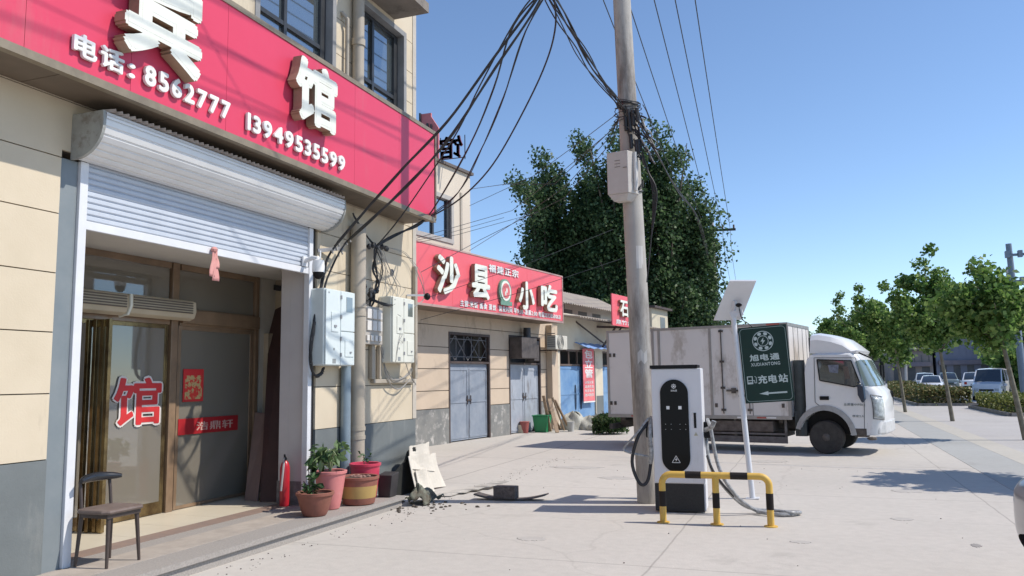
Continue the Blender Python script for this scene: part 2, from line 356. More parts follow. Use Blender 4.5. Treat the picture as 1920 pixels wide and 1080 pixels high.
mb = MB(); wall_rect(mb, -3, YE-.01, -.02, 9.0, [OPEN, WIN1, WIN2], WX-.30, WX-.031)
mb.box(WX-8, WX-.31, YE-.2, YE-.01, 0, 9.0); mb.box(WX-8, WX-.31, -3, -2.8, 0, 9.0); mb.box(WX-8, WX-7.8, -2.8, YE-.21, 0, 9.0)
mb.build('wall', creamd, hotel)
mb = MB(); wall_rect(mb, -3, YE+.004, -.02, 1.075, [OPEN], WX-.03, WX+.006); mb.build('plinth', plinth, hotel)
MB().box(WX-8, WX+.15, -3, YE+.1, 9.0, 9.25).build('roof', cream, hotel)
MB().box(WX-.05, WX+.012, YE-.10, YE+.02, 1.09, 9.0).build('corner_trim', M('pale corner trim', (.5, .45, .38), (.42, .38, .32), 3, .6), hotel)
# concrete canopy over the right upstairs window
slab = M('weathered concrete', (.24, .21, .18), (.17, .15, .13), 2.5, .85, .2, 40, dirt=((.07, .06, .05), 3, .56, .6))
MB().box(WX, WX+.62, 9.45, 11.0, 7.52, 7.68).build('canopy_slab', slab, hotel)
# windows: recessed dark frames with four panes
wglass = glass('upstairs pane', (.07, .085, .09), .30, .12)
wframe = M('dark window frame', (.025, .027, .03), (.04, .042, .045), 5, .4)
reveal = M('grey window surround', (.27, .27, .27), (.21, .21, .21), 3, .7)
for (a, b, c, d) in (WIN1, WIN2):
    mb = MB(); t = .09
    for q in ((a, a+t, c, d), (b-t, b, c, d), (a+t, b-t, c, c+t), (a+t, b-t, d-t, d)): mb.box(WX-.29, WX+.012, *q)
    wn = mb.build('window', reveal, hotel, bevel=.006)
    a, b, c, d = a+t, b-t, c+t, d-t; mid = a+(b-a)*.42; tr = c+(d-c)*.38; f = .055; mb = MB()
    for q in ((a, a+f, c, d), (b-f*2.2, b, c, d), (a+f, b-f*2.2, c, c+f), (a+f, b-f*2.2, d-f, d), (mid-.03, mid+.03, c+f, d-f)): mb.box(WX-.20, WX-.11, *q)
    mb.box(WX-.195, WX-.115, a+f, mid-.03, tr-.03, tr+.03); mb.box(WX-.195, WX-.115, mid+.03, b-2.2*f, tr-.03, tr+.03)
    mb.build('frame', wframe, wn)
    for (p, q, r, s) in ((a+f, mid-.03, c+f, tr-.03), (mid+.03, b-2.2*f, c+f, tr-.03), (a+f, mid-.03, tr+.03, d-f), (mid+.03, b-2.2*f, tr+.03, d-f)):
        MB().box(WX-.16, WX-.152, p, q, r, s).build('pane', wglass, wn)
    MB().box(WX-.60, WX-.58, a, b-.5 if a < 9 else b-.75, c, d-.1).build('curtain', M('pale curtain', (.30, .33, .33), (.2, .22, .23), 8, .8, stretch=(1, 6, .3)), wn)
    MB().box(WX-1.0, WX-.98, a-.3, b+.3, c-.3, d+.3).build('dark_interior', darkmetal, wn)

# ---- entrance recess
tile = M('cream floor tile', (.62, .56, .44), (.58, .52, .41), 2, .35, 0, dirt=((.4, .35, .28), 3, .6, .3))
granite = M('speckled granite step', (.36, .33, .30), (.25, .23, .21), 60, .7, .1, 80, dirt=((.16, .14, .12), 1.3, .58, .45))
band = M('reddish threshold tile', (.27, .19, .15), (.22, .165, .14), 6, .6)
inner = M('inner grey wall', (.60, .57, .50), (.52, .49, .43), 2, .8, dirt=((.2, .18, .15), 2, .6, .35))
pillar = M('pillar paint', (.52, .49, .48), (.48, .45, .44), 2, .7, dirt=((.22, .2, .18), 2, .62, .3))
mb = MB()
mb.box(-6.26, -5.24, -3, 9.86, .10, .15, 0); mb.box(-6.26, -5.28, -3, 9.84, 0, .10, 0)
mb.build('entrance_step', granite, kind='structure')
MB().box(-6.02, -5.60, -3, 9.2, .145, .1535).build('floor_stone_strip', M('worn step paving', (.40, .35, .30), (.32, .28, .24), 4, .8, .1, 40), kind='structure')
MB().box(-6.50, -6.262, 4.3, 9.86, 0, .154).build('threshold_tiles', band, kind='structure')
mb = MB()
for i in range(2):
    for j in range(10):
        mb.box(-6.506-.9*(i+1)+.004, -6.506-.9*i, 4.0+.62*j+.004, 4.0+.62*(j+1), 0, .153)
mb.build('floor_tiles', tile, kind='structure')
MB().box(-13.8, -6.51, 2, 11.5, 0, .149).build('floor', M('dark floor gap', (.3, .27, .22), None, 5, .5), kind='structure')
XB = -7.40
mb = MB(); mb.box(XB-.1, -6.5, 10.05, 10.2, .15, 3.198); mb.box(XB-.1, XB, 9.52, 10.05, .15, 3.198)
mb.build('recess_wall', inner, hotel)
MB().box(XB-.1, -6.5, 3.8, 3.95, .15, 3.198).build('recess_wall', inner, hotel)
MB().box(-10.6, -6.31, 3.6, 10.4, 3.20, 3.40).build('ceiling', M('white ceiling', (.66, .64, .60), (.6, .58, .54), 2, .8, dirt=((.4, .36, .3), 2.5, .62, .3)), hotel)
mb = MB(); mb.box(-6.50, WX-.305, 8.78, 9.4, .15, 3.198); mb.box(WX-.304, -6.13, 8.78, 8.88, .15, 3.4)
mb.build('pillar', pillar, hotel)
MB().box(-6.515, -6.12, 8.772, 8.9, .152, .44).build('pillar_base', M('scuffed pillar base', (.14, .12, .12), (.24, .22, .21), 9, .85), hotel)
MB().box(-6.50, WX-.31, 3.9, 5.15, .15, 3.198).build('pillar', pillar, hotel)
# back room seen through the glass
mb = MB(); mb.box(-10.7, -10.6, 3.6, 10.4, .15, 3.35); mb.box(-10.6, XB-.11, 10.4, 10.5, .15, 3.35); mb.box(-10.6, XB-.11, 3.5, 3.6, .15, 3.35)
mb.build('lobby_wall', M('pale lobby wall', (.72, .72, .67), (.64, .64, .6), 1, .8), hotel)
# brown door frames along the glass front
brown = M('brown door frame', (.26, .175, .11), (.18, .12, .075), 4, .3, .0, spec=.6, coat=.3)
gold = M('polished gold frame', (.36, .27, .13), (.10, .065, .035), 3, .25, metal=.8)
dglass = glass('lobby glass', (.42, .38, .31), .08, .55)
mb = MB(); DT = 2.42
for y0, y1 in ((4.3, 4.38), (6.30, 6.38), (7.78, 7.89), (9.38, 9.45)): mb.box(XB-.06, XB+.03, y0, y1, .153, 3.198)
for y0, y1 in ((4.38, 6.30), (6.40, 7.76), (7.93, 9.36)):
    mb.box(XB-.05, XB+.02, y0, y1, DT, DT+.22); mb.box(XB-.05, XB+.02, y0, y1, 3.12, 3.198)
mb.box(XB+.02, XB+.07, 7.93, 9.42, DT+.03, DT+.2)
fr = mb.build('door_frame', brown, hotel, bevel=.004)
for k, (y0, y1) in enumerate(((4.38, 6.30), (6.40, 7.76), (7.93, 9.36))):
    dr = MB()
    t = .05
    for q in ((y0, y0+t, .16, DT), (y1-t, y1, .16, DT), (y0+t, y1-t, DT-t, DT), (y0+t, y1-t, .16, .30 if k < 2 else .2)): dr.box(XB-.03, XB, *q)
    d = dr.build('glass_door', gold if k < 2 else brown, hotel, bevel=.003)
    MB().box(XB-.02, XB-.012, y0+t, y1-t, .2, DT-t).build('pane', dglass, d)
    MB().box(XB-.02, XB-.012, y0, y1, DT+.22, 3.12).build('transom_pane', dglass, d)
# folded-back gilded door leaf standing edge-on at the left of the entrance
gl = MB()
for k, (x, uu) in enumerate(((-7.30, 158), (-7.22, 172), (-7.14, 186), (-7.05, 197))):
    y = PX(uu, 800, x).y; gl.box(x-.02, x+.025, y-.022, y+.022, .16, 2.40)
gl.box(-7.30, -7.05, 6.54, 6.58, 2.32, 2.40); gl.box(-7.30, -7.05, 6.54, 6.58, .16, .28)
g1 = gl.build('open_door', gold, hotel, bevel=.003, label='gilded door leaf folded open at the left of the entrance')
MB().box(-7.28, -7.06, 6.55, 6.565, .28, 2.32).build('pane', dglass, g1)

# glass front characters
inkred = M('red vinyl', (.62, .03, .035), (.5, .03, .03), 3, .5); inkw = M('white vinyl outline', (.72, .66, .62), None, 4, .5)
fxX = lambda x0: (lambda a, b, h: (x0+h, a, b))
mb = MB(); fit(mb, '馆', fxX(XB+.002), 7.00-.06, 7.70, 1.20, 1.80, .003, .048, 0, 0)
fit(mb, '馆', fxX(XB+.006), 7.00-.035, 7.675, 1.225, 1.775, .003, .020, 1, 1)
mb.build('window_lettering', [inkw, inkred], label='large red character with white outline stuck on the lobby glass', cat='lettering')
postm = M('festive poster print', (.62, .04, .03), (.50, .36, .16), 16, .6, detail=2, dirt=((.05, .08, .05), 22, .58, .9), lo=.48, hi=.52)
a, b = PX(345, 692, XB+.01), PX(381, 752, XB+.01)
mb = MB(); mb.box(XB+.002, XB+.006, a.y, b.y, b.z, a.z, 0); e = .03
mb.box(XB+.006, XB+.009, a.y+e, b.y-e, b.z+e, a.z-e-.05, 1)
mb.build('poster', [inkred, postm], label='small red festive poster on the lobby glass', cat='poster')
a, b = PX(335, 786, XB+.012), PX(446, 803, XB+.012)
mb = MB(); mb.box(XB+.002, XB+.008, a.y, b.y, b.z-.02, a.z, 0)
line(mb, '浩鼎轩', fxX(XB+.009), a.y+.28*(b.y-a.y), b.y-.1, b.z+.02, a.z-.05, .003, .01, mface=1, mside=1)
mb.build('name_strip', [M('dark red strip', (.40, .02, .025), (.30, .015, .02), 2, .4), M('pale strip print', (.55, .35, .30), None, 5, .5)], label='narrow red strip with three small characters on the lobby glass', cat='sign')
# dark armchair-like carving behind the glass
mb = MB(); q_ = PX(405, 905, -8.5); cx, cy = -8.5, q_.y+.2
pts = [(-.36, 0), (-.4, .45), (-.30, .82), (-.12, .95), (.15, .95), (.32, .82), (.38, .45), (.34, 0)]
mb.prism([(cx+.02, cy+u-.2, .15+v) for u, v in pts], (.35, 0, 0)); mb.box(cx+.3, cx+.8, cy-.6, cy+.2, .15, .5)
mb.build('dark_cabinet', M('dark stained wood', (.045, .035, .028), (.03, .02, .018), 9, .5), label='dark round-topped piece of furniture behind the lobby glass', cat='furniture', bevel=.02)

# ---- roller shutter
sh = thing('roller_shutter', 'white ribbed roller shutter, three quarters raised, with rounded housing over the hotel entrance', 'roller shutter', (WX, 7, 0))
ribm = M('ribbed shutter metal', (.76, .76, .75), (.70, .70, .69), 3, .36, metal=.1, dirt=((.34, .31, .27), 3.5, .62, .35, (1, .5, 1)))
y0, y1 = 5.12, 9.02; prof = []
# end profile (x out, z): flat front, then a quarter curve under to the wall
prof = [(WX+.002, 4.09), (WX+.36, 4.09), (WX+.37, 4.0)]
for i in range(11):
    a = math.pi/2*i/10; prof.append((WX+.04+.33*math.cos(a), 3.98-.30*math.sin(a)))
prof.append((WX+.002, 3.68))
hem_ = M('grey housing end plate', (.34, .35, .33), (.27, .27, .25), 5, .5, dirt=((.16, .13, .10), 5, .52, .7))
for yy in (y0-.004, y1-.026): MB().prism([(x, yy, z) for x, z in prof], (0, .03, 0), 0).build('housing_end', hem_, sh)
mb = MB(); pts = []                                    # ribbed skin: small steps following the profile
for i in range(len(prof)-1):
    (ax, az), (bx, bz) = prof[i], prof[i+1]; L_ = math.hypot(bx-ax, bz-az)
    if i == 0: pts += [prof[0]]; continue
    pts += [(ax, az), (ax+(bx-ax)*.8, az+(bz-az)*.8)]
q = []
for k in range(3): z = 4.14-.04*k
skin = [(WX+.01, 4.085), (WX+.355, 4.085)]
seg = [(WX+.355, 4.08), (WX+.362, 4.05), (WX+.36, 4.02), (WX+.352, 3.95), (WX+.325, 3.885), (WX+.28, 3.825), (WX+.225, 3.775), (WX+.16, 3.735), (WX+.09, 3.71), (WX+.01, 3.70)]
for (ax, az), (bx, bz) in zip(seg[:-1], seg[1:]):
    d = Vector((bx-ax, 0, bz-az)).normalized(); n = Vector((-d.z, 0, d.x)); n = n if n.x > 0 or n.z < 0 else -n
    for t, o in ((0.03, -.004), (.12, .010), (.80, .010), (.92, -.004)):
        skin.append((ax+(bx-ax)*t+n.x*o, az+(bz-az)*t+n.z*o))
m0 = len(skin)
mb.add([(x, y0+.027, z) for x, z in skin]+[(x, y1-.027, z) for x, z in skin], [(i, i+1, m0+i+1, m0+i) for i in range(m0-1)])
mb.build('housing', ribm, sh)
mb = MB()                                              # twisted rope of foam along the top edge
for k in range(52):
    yy = y0+.05+k*.073; mb.beam((WX+.31, yy, 4.095), (WX+.38, yy+.07, 4.115), .03, .028)
mb.build('frayed_trim', M('frayed foam strip', (.30, .25, .22), (.45, .40, .36), 9, .9), sh)
mb = MB(); zb, zt = 3.17, 3.76; z = zb; pr = []
while z < zt: pr += [(-6.075, z), (-6.058, z+.012), (-6.058, z+.042), (-6.075, z+.054)]; z += .056
n0 = len(pr)
mb.add([(x, 5.30, z) for x, z in pr]+[(x, 8.72, z) for x, z in pr], [(i, i+1, n0+i+1, n0+i) for i in range(n0-1)])
mb.build('slats', M('bluish shutter slats', (.50, .54, .60), (.44, .48, .54), 2, .4, dirt=((.3, .28, .26), 4, .6, .3)), sh)
MB().box(-6.085, -6.04, 5.30, 8.72, 3.085, 3.165).build('bottom_bar', whitesteel, sh, bevel=.006)
for a, b in ((5.215, 5.30), (8.72, 8.80)):
    MB().box(WX-.06, WX+.02, a, b, .152, 3.69).build('guide_rail', whitesteel, sh, bevel=.004)
mb = MB(); mb.box(WX-.28, WX-.012, 5.035, 5.21, .0, 3.68)
mb.build('frame_post', M('dark grey box section', (.16, .19, .205), (.20, .225, .235), 2, .5), sh)
MB().box(-6.12, WX-.03, 8.805, 8.90, .15, 3.68).build('frame_post', darkmetal, sh)
# pale pink ribbon
mb = MB(); rb = [PX(400, 468, -6.02), PX(400, 525, -6.02)]; c = rb[0]
for s, l, ww in ((-.03, .30, .05), (.025, .34, .06), (.05, .2, .035)):
    mb.sheet(lambda u, v, s=s, l=l, ww=ww: (c.x+.02+.006*math.sin(u*9+v*5+s*60), c.y+s*(.5+u*.6)+(v-.5)*ww*(.5+1.3*u), c.z-u*l), 8, 3)
mb.ell((c.x+.015, c.y, c.z), (.03, .045, .03), 8, 0, .2)
mb.build('ribbon', M('faded pink cloth', (.62, .30, .27), (.55, .24, .22), 8, .8), smooth=True, thick=.003, label='faded pink ribbon tied to the bottom bar of the shutter', cat='ribbon')

# ---- the big red fascia sign with its raised characters
SX = -5.50
sg = thing('fascia_sign', 'large pink-red fascia sign with raised white characters and phone numbers over the hotel entrance', 'sign', (SX, 6, 4.1))
edges = [-1.5, 1.2, 3.0, 4.2, 5.22, 6.45, 7.70, 8.93, 10.15, 11.32]
mb = MB()
for a, b in zip(edges[:-1], edges[1:]): mb.box(SX-.02, SX, a+.002, b-.002, 4.26, 5.62)
mb.build('panel', pinksign, sg)
mb = MB(); mb.box(WX+.002, SX-.021, -1.5, 11.34, 4.26, 5.62); mb.build('back_box', creamd, sg)
mb = MB(); mb.box(SX-.06, SX+.012, -1.5, 11.36, 5.62, 5.68); mb.box(SX-.06, SX+.012, -1.5, 11.36, 4.19, 4.26); mb.box(SX-.06, SX+.012, 11.342, 11.38, 4.26, 5.62)
mb.build('frame', brass, sg)
mb = MB()
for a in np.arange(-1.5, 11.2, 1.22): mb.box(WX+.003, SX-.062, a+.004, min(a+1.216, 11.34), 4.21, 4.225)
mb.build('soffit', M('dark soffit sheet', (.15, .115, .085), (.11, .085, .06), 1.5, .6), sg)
fs = lambda a, b, h: (SX+.03+h, a, b)
for ch, p0, p1 in (('宾', (4.98, 4.55), (5.92, 5.52)), ('馆', (7.42, 4.70), (8.28, 5.48))):
    lt = MB(); fit(lt, ch, fs, p0[0], p1[0], p0[1], p1[1], .12, .04, 0, 1)
    lt.build('letter', [whitelet, letside], sg)
f2 = lambda a, b, h: (SX+.012+h, a, b)
def each_letter(name, mats, root):
    hold = []
    def mk(): m = MB(); hold.append(m); return m
    def done():
        for m in hold: m.build(name, mats, root)
    return mk, done
mk, done = each_letter('letter', [whitepure, letside], sg)
line(None, '电话', f2, 4.60, 5.11, 4.365, 4.56, .03, .03, each=mk)
line(None, '：', f2, 5.16, 5.23, 4.37, 4.50, .03, .04, each=mk)
line(None, '8562777', f2, 5.34, 6.47, 4.37, 4.56, .03, .035, each=mk)
line(None, '13949535599', f2, 6.74, 8.64, 4.36, 4.55, .03, .035, each=mk)
done()

# ---- pipes, meters, camera, brackets on the wall
mb = MB(); mb.tube([(-5.93, 9.75, z) for z in (.15, 1, 2, 3, 3.9)], .108, 18)
for z in (.9, 1.02, 2.6, 2.72): mb.tube([(-5.93, 9.75, z), (-5.93, 9.75, z+.05)], .118, 18)
mb.build('drain_pipe', pvc, smooth=True, label='thick beige plastic drain pipe beside the big grey meter cabinet', cat='pipe')
MB().tube([(-5.97, 9.52, .15), (-5.97, 9.52, 1.9)], .07, 14).build('conduit_pipe', M('galvanised conduit', (.26, .33, .38), (.2, .25, .29), 3, .4, metal=.3), smooth=True, label='bluish metal conduit under the big grey meter cabinet', cat='pipe')
mb = MB(); mb.tube([(-5.95, 9.74, z) for z in (5.6, 6.5, 7.5, 9)], .085, 16); mb.tube([(-5.95, 9.74, 6.55), (-5.95, 9.74, 6.65)], .1, 16)
mb.build('rain_pipe', pvc, smooth=True, label='beige rain pipe between the two upstairs windows', cat='pipe')
mb = MB(); mb.tube([(-5.99, 9.5, 5.6), (-5.99, 9.5, 6.75), (-5.97, 9.47, 6.85), (-6.04, 9.43, 6.95)], .03, 10)
mb.build('thin_pipe', pvc, smooth=True, label='thin bent pipe left of the upstairs rain pipe', cat='pipe')

def meter_big(loc, mat, label):
    t = thing('meter_cabinet', label, 'meter box', loc, 0, 'electricity meter cabinets on the hotel wall'); x, y, z = loc
    MB().box(x-.12, x+.105, y-.355, y+.355, z, z+1.0).build('body', mat, t, bevel=.02)
    MB().box(x+.106, x+.125, y-.345, y-.005, z+.01, z+.99).build('door', mat, t, bevel=.008)
    MB().box(x+.106, x+.125, y+.005, y+.345, z+.46, z+.99).build('door', mat, t, bevel=.008)
    MB().box(x+.106, x+.125, y+.005, y+.345, z+.01, z+.45).build('door', mat, t, bevel=.008)
    MB().box(x+.125, x+.129, y+.13, y+.28, z+.72, z+.92).build('window', glass('meter window', (.2, .22, .22), .15, .2), t)
    MB().box(x+.126, x+.134, y-.23, y-.06, z+.44, z+.70).build('access_panel', mat, t, bevel=.004)
    MB().box(x+.126, x+.134, y+.10, y+.31, z+.12, z+.34).build('access_panel', mat, t, bevel=.004)
    mb = MB(); mb.box(x+.134, x+.145, y-.17, y-.12, z+.5, z+.53); mb.box(x+.134, x+.145, y+.21, y+.25, z+.17, z+.19)
    for zz in (.12, .33, .62, .88): mb.box(x+.1, x+.14, y-.015, y+.012, z+zz, z+zz+.05)
    mb.build('latch', greymetal, t)
    mb = MB(); mb.box(x+.1255, x+.127, y-.19, y-.11, z+.03, z+.09); mb.box(x+.1255, x+.127, y-.30, y-.27, z+.935, z+.955); mb.box(x+.1255, x+.127, y-.17, y-.14, z+.2, z+.23)
    mb.build('label_print', M('grey print', (.28, .3, .3), None, 5, .6), t)
    return t
meter_big((-5.93, 9.12, 1.90), meterw, 'large bluish-white meter cabinet beside the entrance pillar')
meter_big((-5.93, 10.88, 1.96), meterc, 'cream-white meter cabinet near the far corner of the hotel')
t = thing('meter_cabinet', 'small meter cabinet showing six pale units between the two large cabinets', 'meter box', (-6.0, 10.18, 2.22), 0, 'electricity meter cabinets on the hotel wall')
MB().box(-6.045, -5.93, 9.91, 10.45, 2.22, 2.77).build('body', M('pale meter box', (.44, .40, .35), (.38, .35, .31), 4, .5), t, bevel=.01)
mu = M('pale meter unit', (.70, .67, .62), (.60, .57, .53), 9, .4)
for i in range(3):
    for j in range(2): MB().box(-5.928, -5.905, 9.98+i*.15, 10.1+i*.15, 2.42+j*.17, 2.56+j*.17).build('meter', mu, t, bevel=.004)
for i in range(4): MB().box(-5.928, -5.905, 9.97+i*.115, 10.04+i*.115, 2.27, 2.35).build('breaker', mu, t, bevel=.004)
# dome camera
t = thing('security_camera', 'white dome security camera beside the shutter rail', 'camera', (-5.8, 8.55, 3.0))
mb = MB(); mb.tube([(-6.03, 8.62, 3.24), (-5.9, 8.6, 3.27), (-5.8, 8.56, 3.25), (-5.78, 8.55, 3.2)], .03, 10); mb.box(-6.045, -6.02, 8.57, 8.67, 3.17, 3.3)
mb.build('bracket', whitesteel, t, smooth=True)
MB().lathe([(.045, .16), (.07, .15), (.078, .08), (.078, .0)], (-5.78, 8.55, 3.07), 20).build('housing', whitepure, t, smooth=True)
MB().ell((-5.78, 8.55, 3.07), (.072, .072, .09), 16).build('lens_dome', black, t, smooth=True)
mb = MB(); mb.tube([(-5.80, 8.62, 3.25), (-5.80, 8.62, 3.36)], .01, 6); mb.build('antenna', whitepure, t)
t = thing('wall_camera', 'small dark camera on a pipe by the far hotel corner', 'camera', (-5.85, 11.75, 2.9)); c = PX(801, 556, -5.75)
mb = MB(); mb.ell((c.x, c.y, c.z), (.055, .055, .06), 12); mb.build('body', black, t, smooth=True)
MB().beam((-6.04, c.y-.15, c.z+.02), (c.x, c.y, c.z+.02), .03).build('bracket', whitesteel, t)
t = thing('indoor_camera', 'small camera on the recess wall inside the entrance', 'camera', (-7.0, 9.9, 2.8)); c = PY(527, 538, 9.95)
MB().beam((c.x-.1, 9.88, c.z), (c.x+.08, 9.80, c.z-.04), .08).build('body', darkmetal, t, bevel=.01)
MB().beam((c.x, 10.05, c.z+.02), (c.x, 9.85, c.z), .03).build('bracket', whitesteel, t)
# steel cable bracket
t = MB(); a, b = PX(597, 470, -6.03), PX(637, 466, -5.95); t.beam((-6.04, a.y, a.z), (-5.90, b.y, b.z), .02, .05)
t.build('cable_bracket', greymetal, label='small angle iron bracket above the dome camera', cat='bracket')
# electrical trunking near the corner
mb = MB()
mb.box(-6.04, -5.98, 11.60, 11.68, 1.72, 3.55); mb.box(-6.04, -5.98, 10.30, 11.59, 1.66, 1.72); mb.box(-6.04, -5.98, 10.24, 10.33, 1.72, 2.22); mb.box(-6.04, -5.98, 10.46, 10.52, 1.72, 2.22)
mb.build('cable_trunking', pvc, label='beige cable trunking framing the cream meter cabinet', cat='trunking', bevel=.008)
# hole in the wall
p = PX(735, 511, WX+.003); MB().lathe([(.055, 0), (.055, .008)], (WX+.001, p.y, p.z), 14, 0, 'x').build('vent_hole', darkmetal, hotel)

# ---- air curtain, seat, extinguisher, planks
t = thing('air_curtain', 'long cream air curtain unit with louvred grille above the lobby doors', 'air curtain', (-7.3, 7.2, 2.5))
yA, yB = 5.6, 7.98; zA, zB = 2.50, 2.72; xw = XB+.03
mb = MB(); pr = [(xw, zA-.02), (xw+.10, zA-.03), (xw+.17, zA+.0), (xw+.2, zA+.08), (xw+.19, zB-.02), (xw+.14, zB), (xw, zB)]
mb.prism([(x, yA, z) for x, z in pr], (0, yB-yA, 0)); mb.build('body', M('aged cream plastic', (.52, .44, .32), (.45, .38, .27), 3, .45), t, bevel=.01)
mb = MB()
for k in range(5): mb.box(xw+.196, xw+.208, yA+.05, 6.88, zA+.055+k*.03, zA+.07+k*.03); mb.box(xw+.196, xw+.208, 6.98, yB-.07, zA+.055+k*.03, zA+.07+k*.03)
mb.build('grille', M('dark louvre', (.10, .08, .06), (.14, .11, .08), 5, .6), t)
mb = MB(); mb.tube([(xw+.05, 6.93, zA-.03), (xw+.17, 6.93, zA-.01), (xw+.212, 6.93, zA+.08), (xw+.205, 6.93, zB-.01)], .02, 8); mb.build('band', whitelet, t, smooth=True)

ch = thing('chair', 'brown vinyl chair with dark curved backrest on the entrance step', 'chair', (-5.82, 5.49, .154))
cb = M('dark brown metal leg', (.05, .035, .03), (.07, .05, .04), 8, .45)
FEET = [(-5.98, 5.30), (-5.66, 5.33), (-5.66, 5.68), (-5.98, 5.66)]; SZ = .155
for i, (x, y) in enumerate(FEET):
    cx, cy = -5.82, 5.49; kx, ky = cx+(x-cx)*.86, cy+(y-cy)*.86
    top = .62 if i in (0, 3) else .60
    mb = MB(); mb.tube([(x, y, SZ), (kx, ky, top)], [.013, .02], 8)
    mb.build('leg', cb, ch, smooth=True)
mb = MB(); mb.prism([(-6.0, 5.32, .60), (-5.95, 5.27, .60), (-5.68, 5.27, .60), (-5.62, 5.31, .60), (-5.62, 5.67, .60), (-5.67, 5.71, .60), (-5.96, 5.70, .60), (-6.0, 5.66, .60)], (0, 0, .038))
mb.build('seat', M('worn brown vinyl', (.12, .085, .07), (.18, .14, .12), 7, .5), ch, bevel=.018)
MB().box(-5.97, -5.65, 5.31, 5.67, .565, .599).build('seat_frame', cb, ch)
for (x, y) in ((-5.965, 5.33), (-5.965, 5.64)):
    MB().tube([(x, y, .60), (x-.02, y, .78), (x-.035, y, .86)], .014, 8).build('back_post', cb, ch, smooth=True)
mb = MB(); pp = []
for i in range(11):
    u = i/10; pp.append((-5.93-.075*math.sin(math.pi*u), 5.28+.43*u, .875+.012*math.sin(math.pi*u)))
mb.tube(pp, [.018+.022*math.sin(math.pi*i/10)**.6 for i in range(11)], 10); mb.build('backrest', M('glossy dark vinyl', (.02, .022, .026), None, 5, .22), ch, smooth=True)

ex = thing('fire_extinguisher', 'red fire extinguisher standing by the entrance pillar', 'fire extinguisher', (-6.3, 8.60, .154))
MB().lathe([(.055, 0), (.06, .02), (.06, .47), (.045, .53), (.02, .56)], (-6.28, 8.62, .154), 18).build('body', M('red enamel', (.50, .02, .035), (.42, .02, .03), 5, .3), ex, smooth=True)
mb = MB(); mb.lathe([(.02, .56), (.02, .6)], (-6.28, 8.62, .154), 10); mb.beam((-6.28, 8.62, .75), (-6.24, 8.55, .79), .02); mb.beam((-6.28, 8.62, .73), (-6.22, 8.56, .74), .02); mb.build('valve', black, ex)
mb = MB(); mb.tube([(-6.28, 8.6, .75), (-6.25, 8.54, .6), (-6.27, 8.53, .35)], .014, 8); mb.build('hose', M('whitish hose', (.4, .38, .38), None, 5, .5), ex, smooth=True)
dw = M('dark red-brown door leaf', (.075, .035, .03), (.05, .025, .022), 2, .5)
up_ = Vector((0, .05, 0)); a1, a2, b1, b2 = PZ(487, 941, .156), PZ(526, 941, .156), PY(506, 585, 9.85), PY(536, 570, 9.85)
mb = MB(); mb.hexa([a1, a2, a2+up_, a1+up_], [b1, b2, b2+up_, b1+up_])
mb.build('leaning_door', dw, label='dark reddish-brown door leaf leaning inside the entrance', cat='door leaf', bevel=.004)
a1, a2, b1, b2 = PZ(458, 938, .156), PZ(482, 940, .156), PY(478, 773, 9.4), PY(502, 775, 9.4); up_ = Vector((0, .03, 0))
mb = MB(); mb.hexa([a1, a2, a2+up_, a1+up_], [b1, b2, b2+up_, b1+up_])
mb.build('leaning_board', M('pinkish brown board', (.24, .16, .13), (.20, .13, .11), 3, .6, stretch=(3, 3, .5)), label='pinkish-brown board leaning beside the dark door leaf', cat='board', bevel=.003)
mb = MB(); mb.box(XB+.001, XB+.08, 9.60, 9.72, .15, 2.4); mb.box(XB+.001, XB+.1, 9.85, 10.04, .15, 3.3)
mb.build('wooden_jamb', M('pale wood jamb', (.45, .38, .28), (.36, .3, .22), 3, .6), hotel)
# ================================================================== pots and rubbish at the hotel corner
def leaves(mb, cs, size, m=0, nrm=None, droop=0):
    """each leaf: a folded pointed blade"""
    for c in cs:
        a = Vector((random.gauss(0, 1), random.gauss(0, 1), random.gauss(0, .5)-droop)).normalized()
        b = a.cross(Vector((random.gauss(0, 1), random.gauss(0, 1), random.gauss(0, 1)))).normalized(); n = a.cross(b)
        s = size*random.uniform(.7, 1.25); c = Vector(c)
        mb.add([c, c+a*s*.45+b*s*.27+n*s*.07, c+a*s, c+a*s*.45-b*s*.27+n*s*.07, c+a*s*.5-n*s*.03], [(0, 1, 4), (1, 2, 4), (0, 4, 3), (4, 2, 3)], m)
pl_dark = leafmat('dark glossy leaf', (.02, .05, .015), (.035, .08, .025), (.06, .12, .04), .15)
pl_pale = leafmat('pale green leaf', (.10, .17, .07), (.14, .22, .09), (.20, .28, .13), .3)
terra = M('terracotta', (.27, .10, .07), (.20, .075, .05), 5, .75, .08, 50, dirt=((.35, .25, .2), 4, .62, .4))
pinkp = M('faded pink plastic', (.62, .22, .21), (.56, .19, .18), 3, .5, dirt=((.6, .36, .33), 4, .6, .4))
redp = M('pinkish red plastic', (.58, .05, .10), (.5, .04, .08), 3, .4)
yel = M('dusty yellow glaze', (.45, .30, .10), (.38, .25, .08), 4, .55, dirt=((.3, .16, .08), 5, .6, .5))
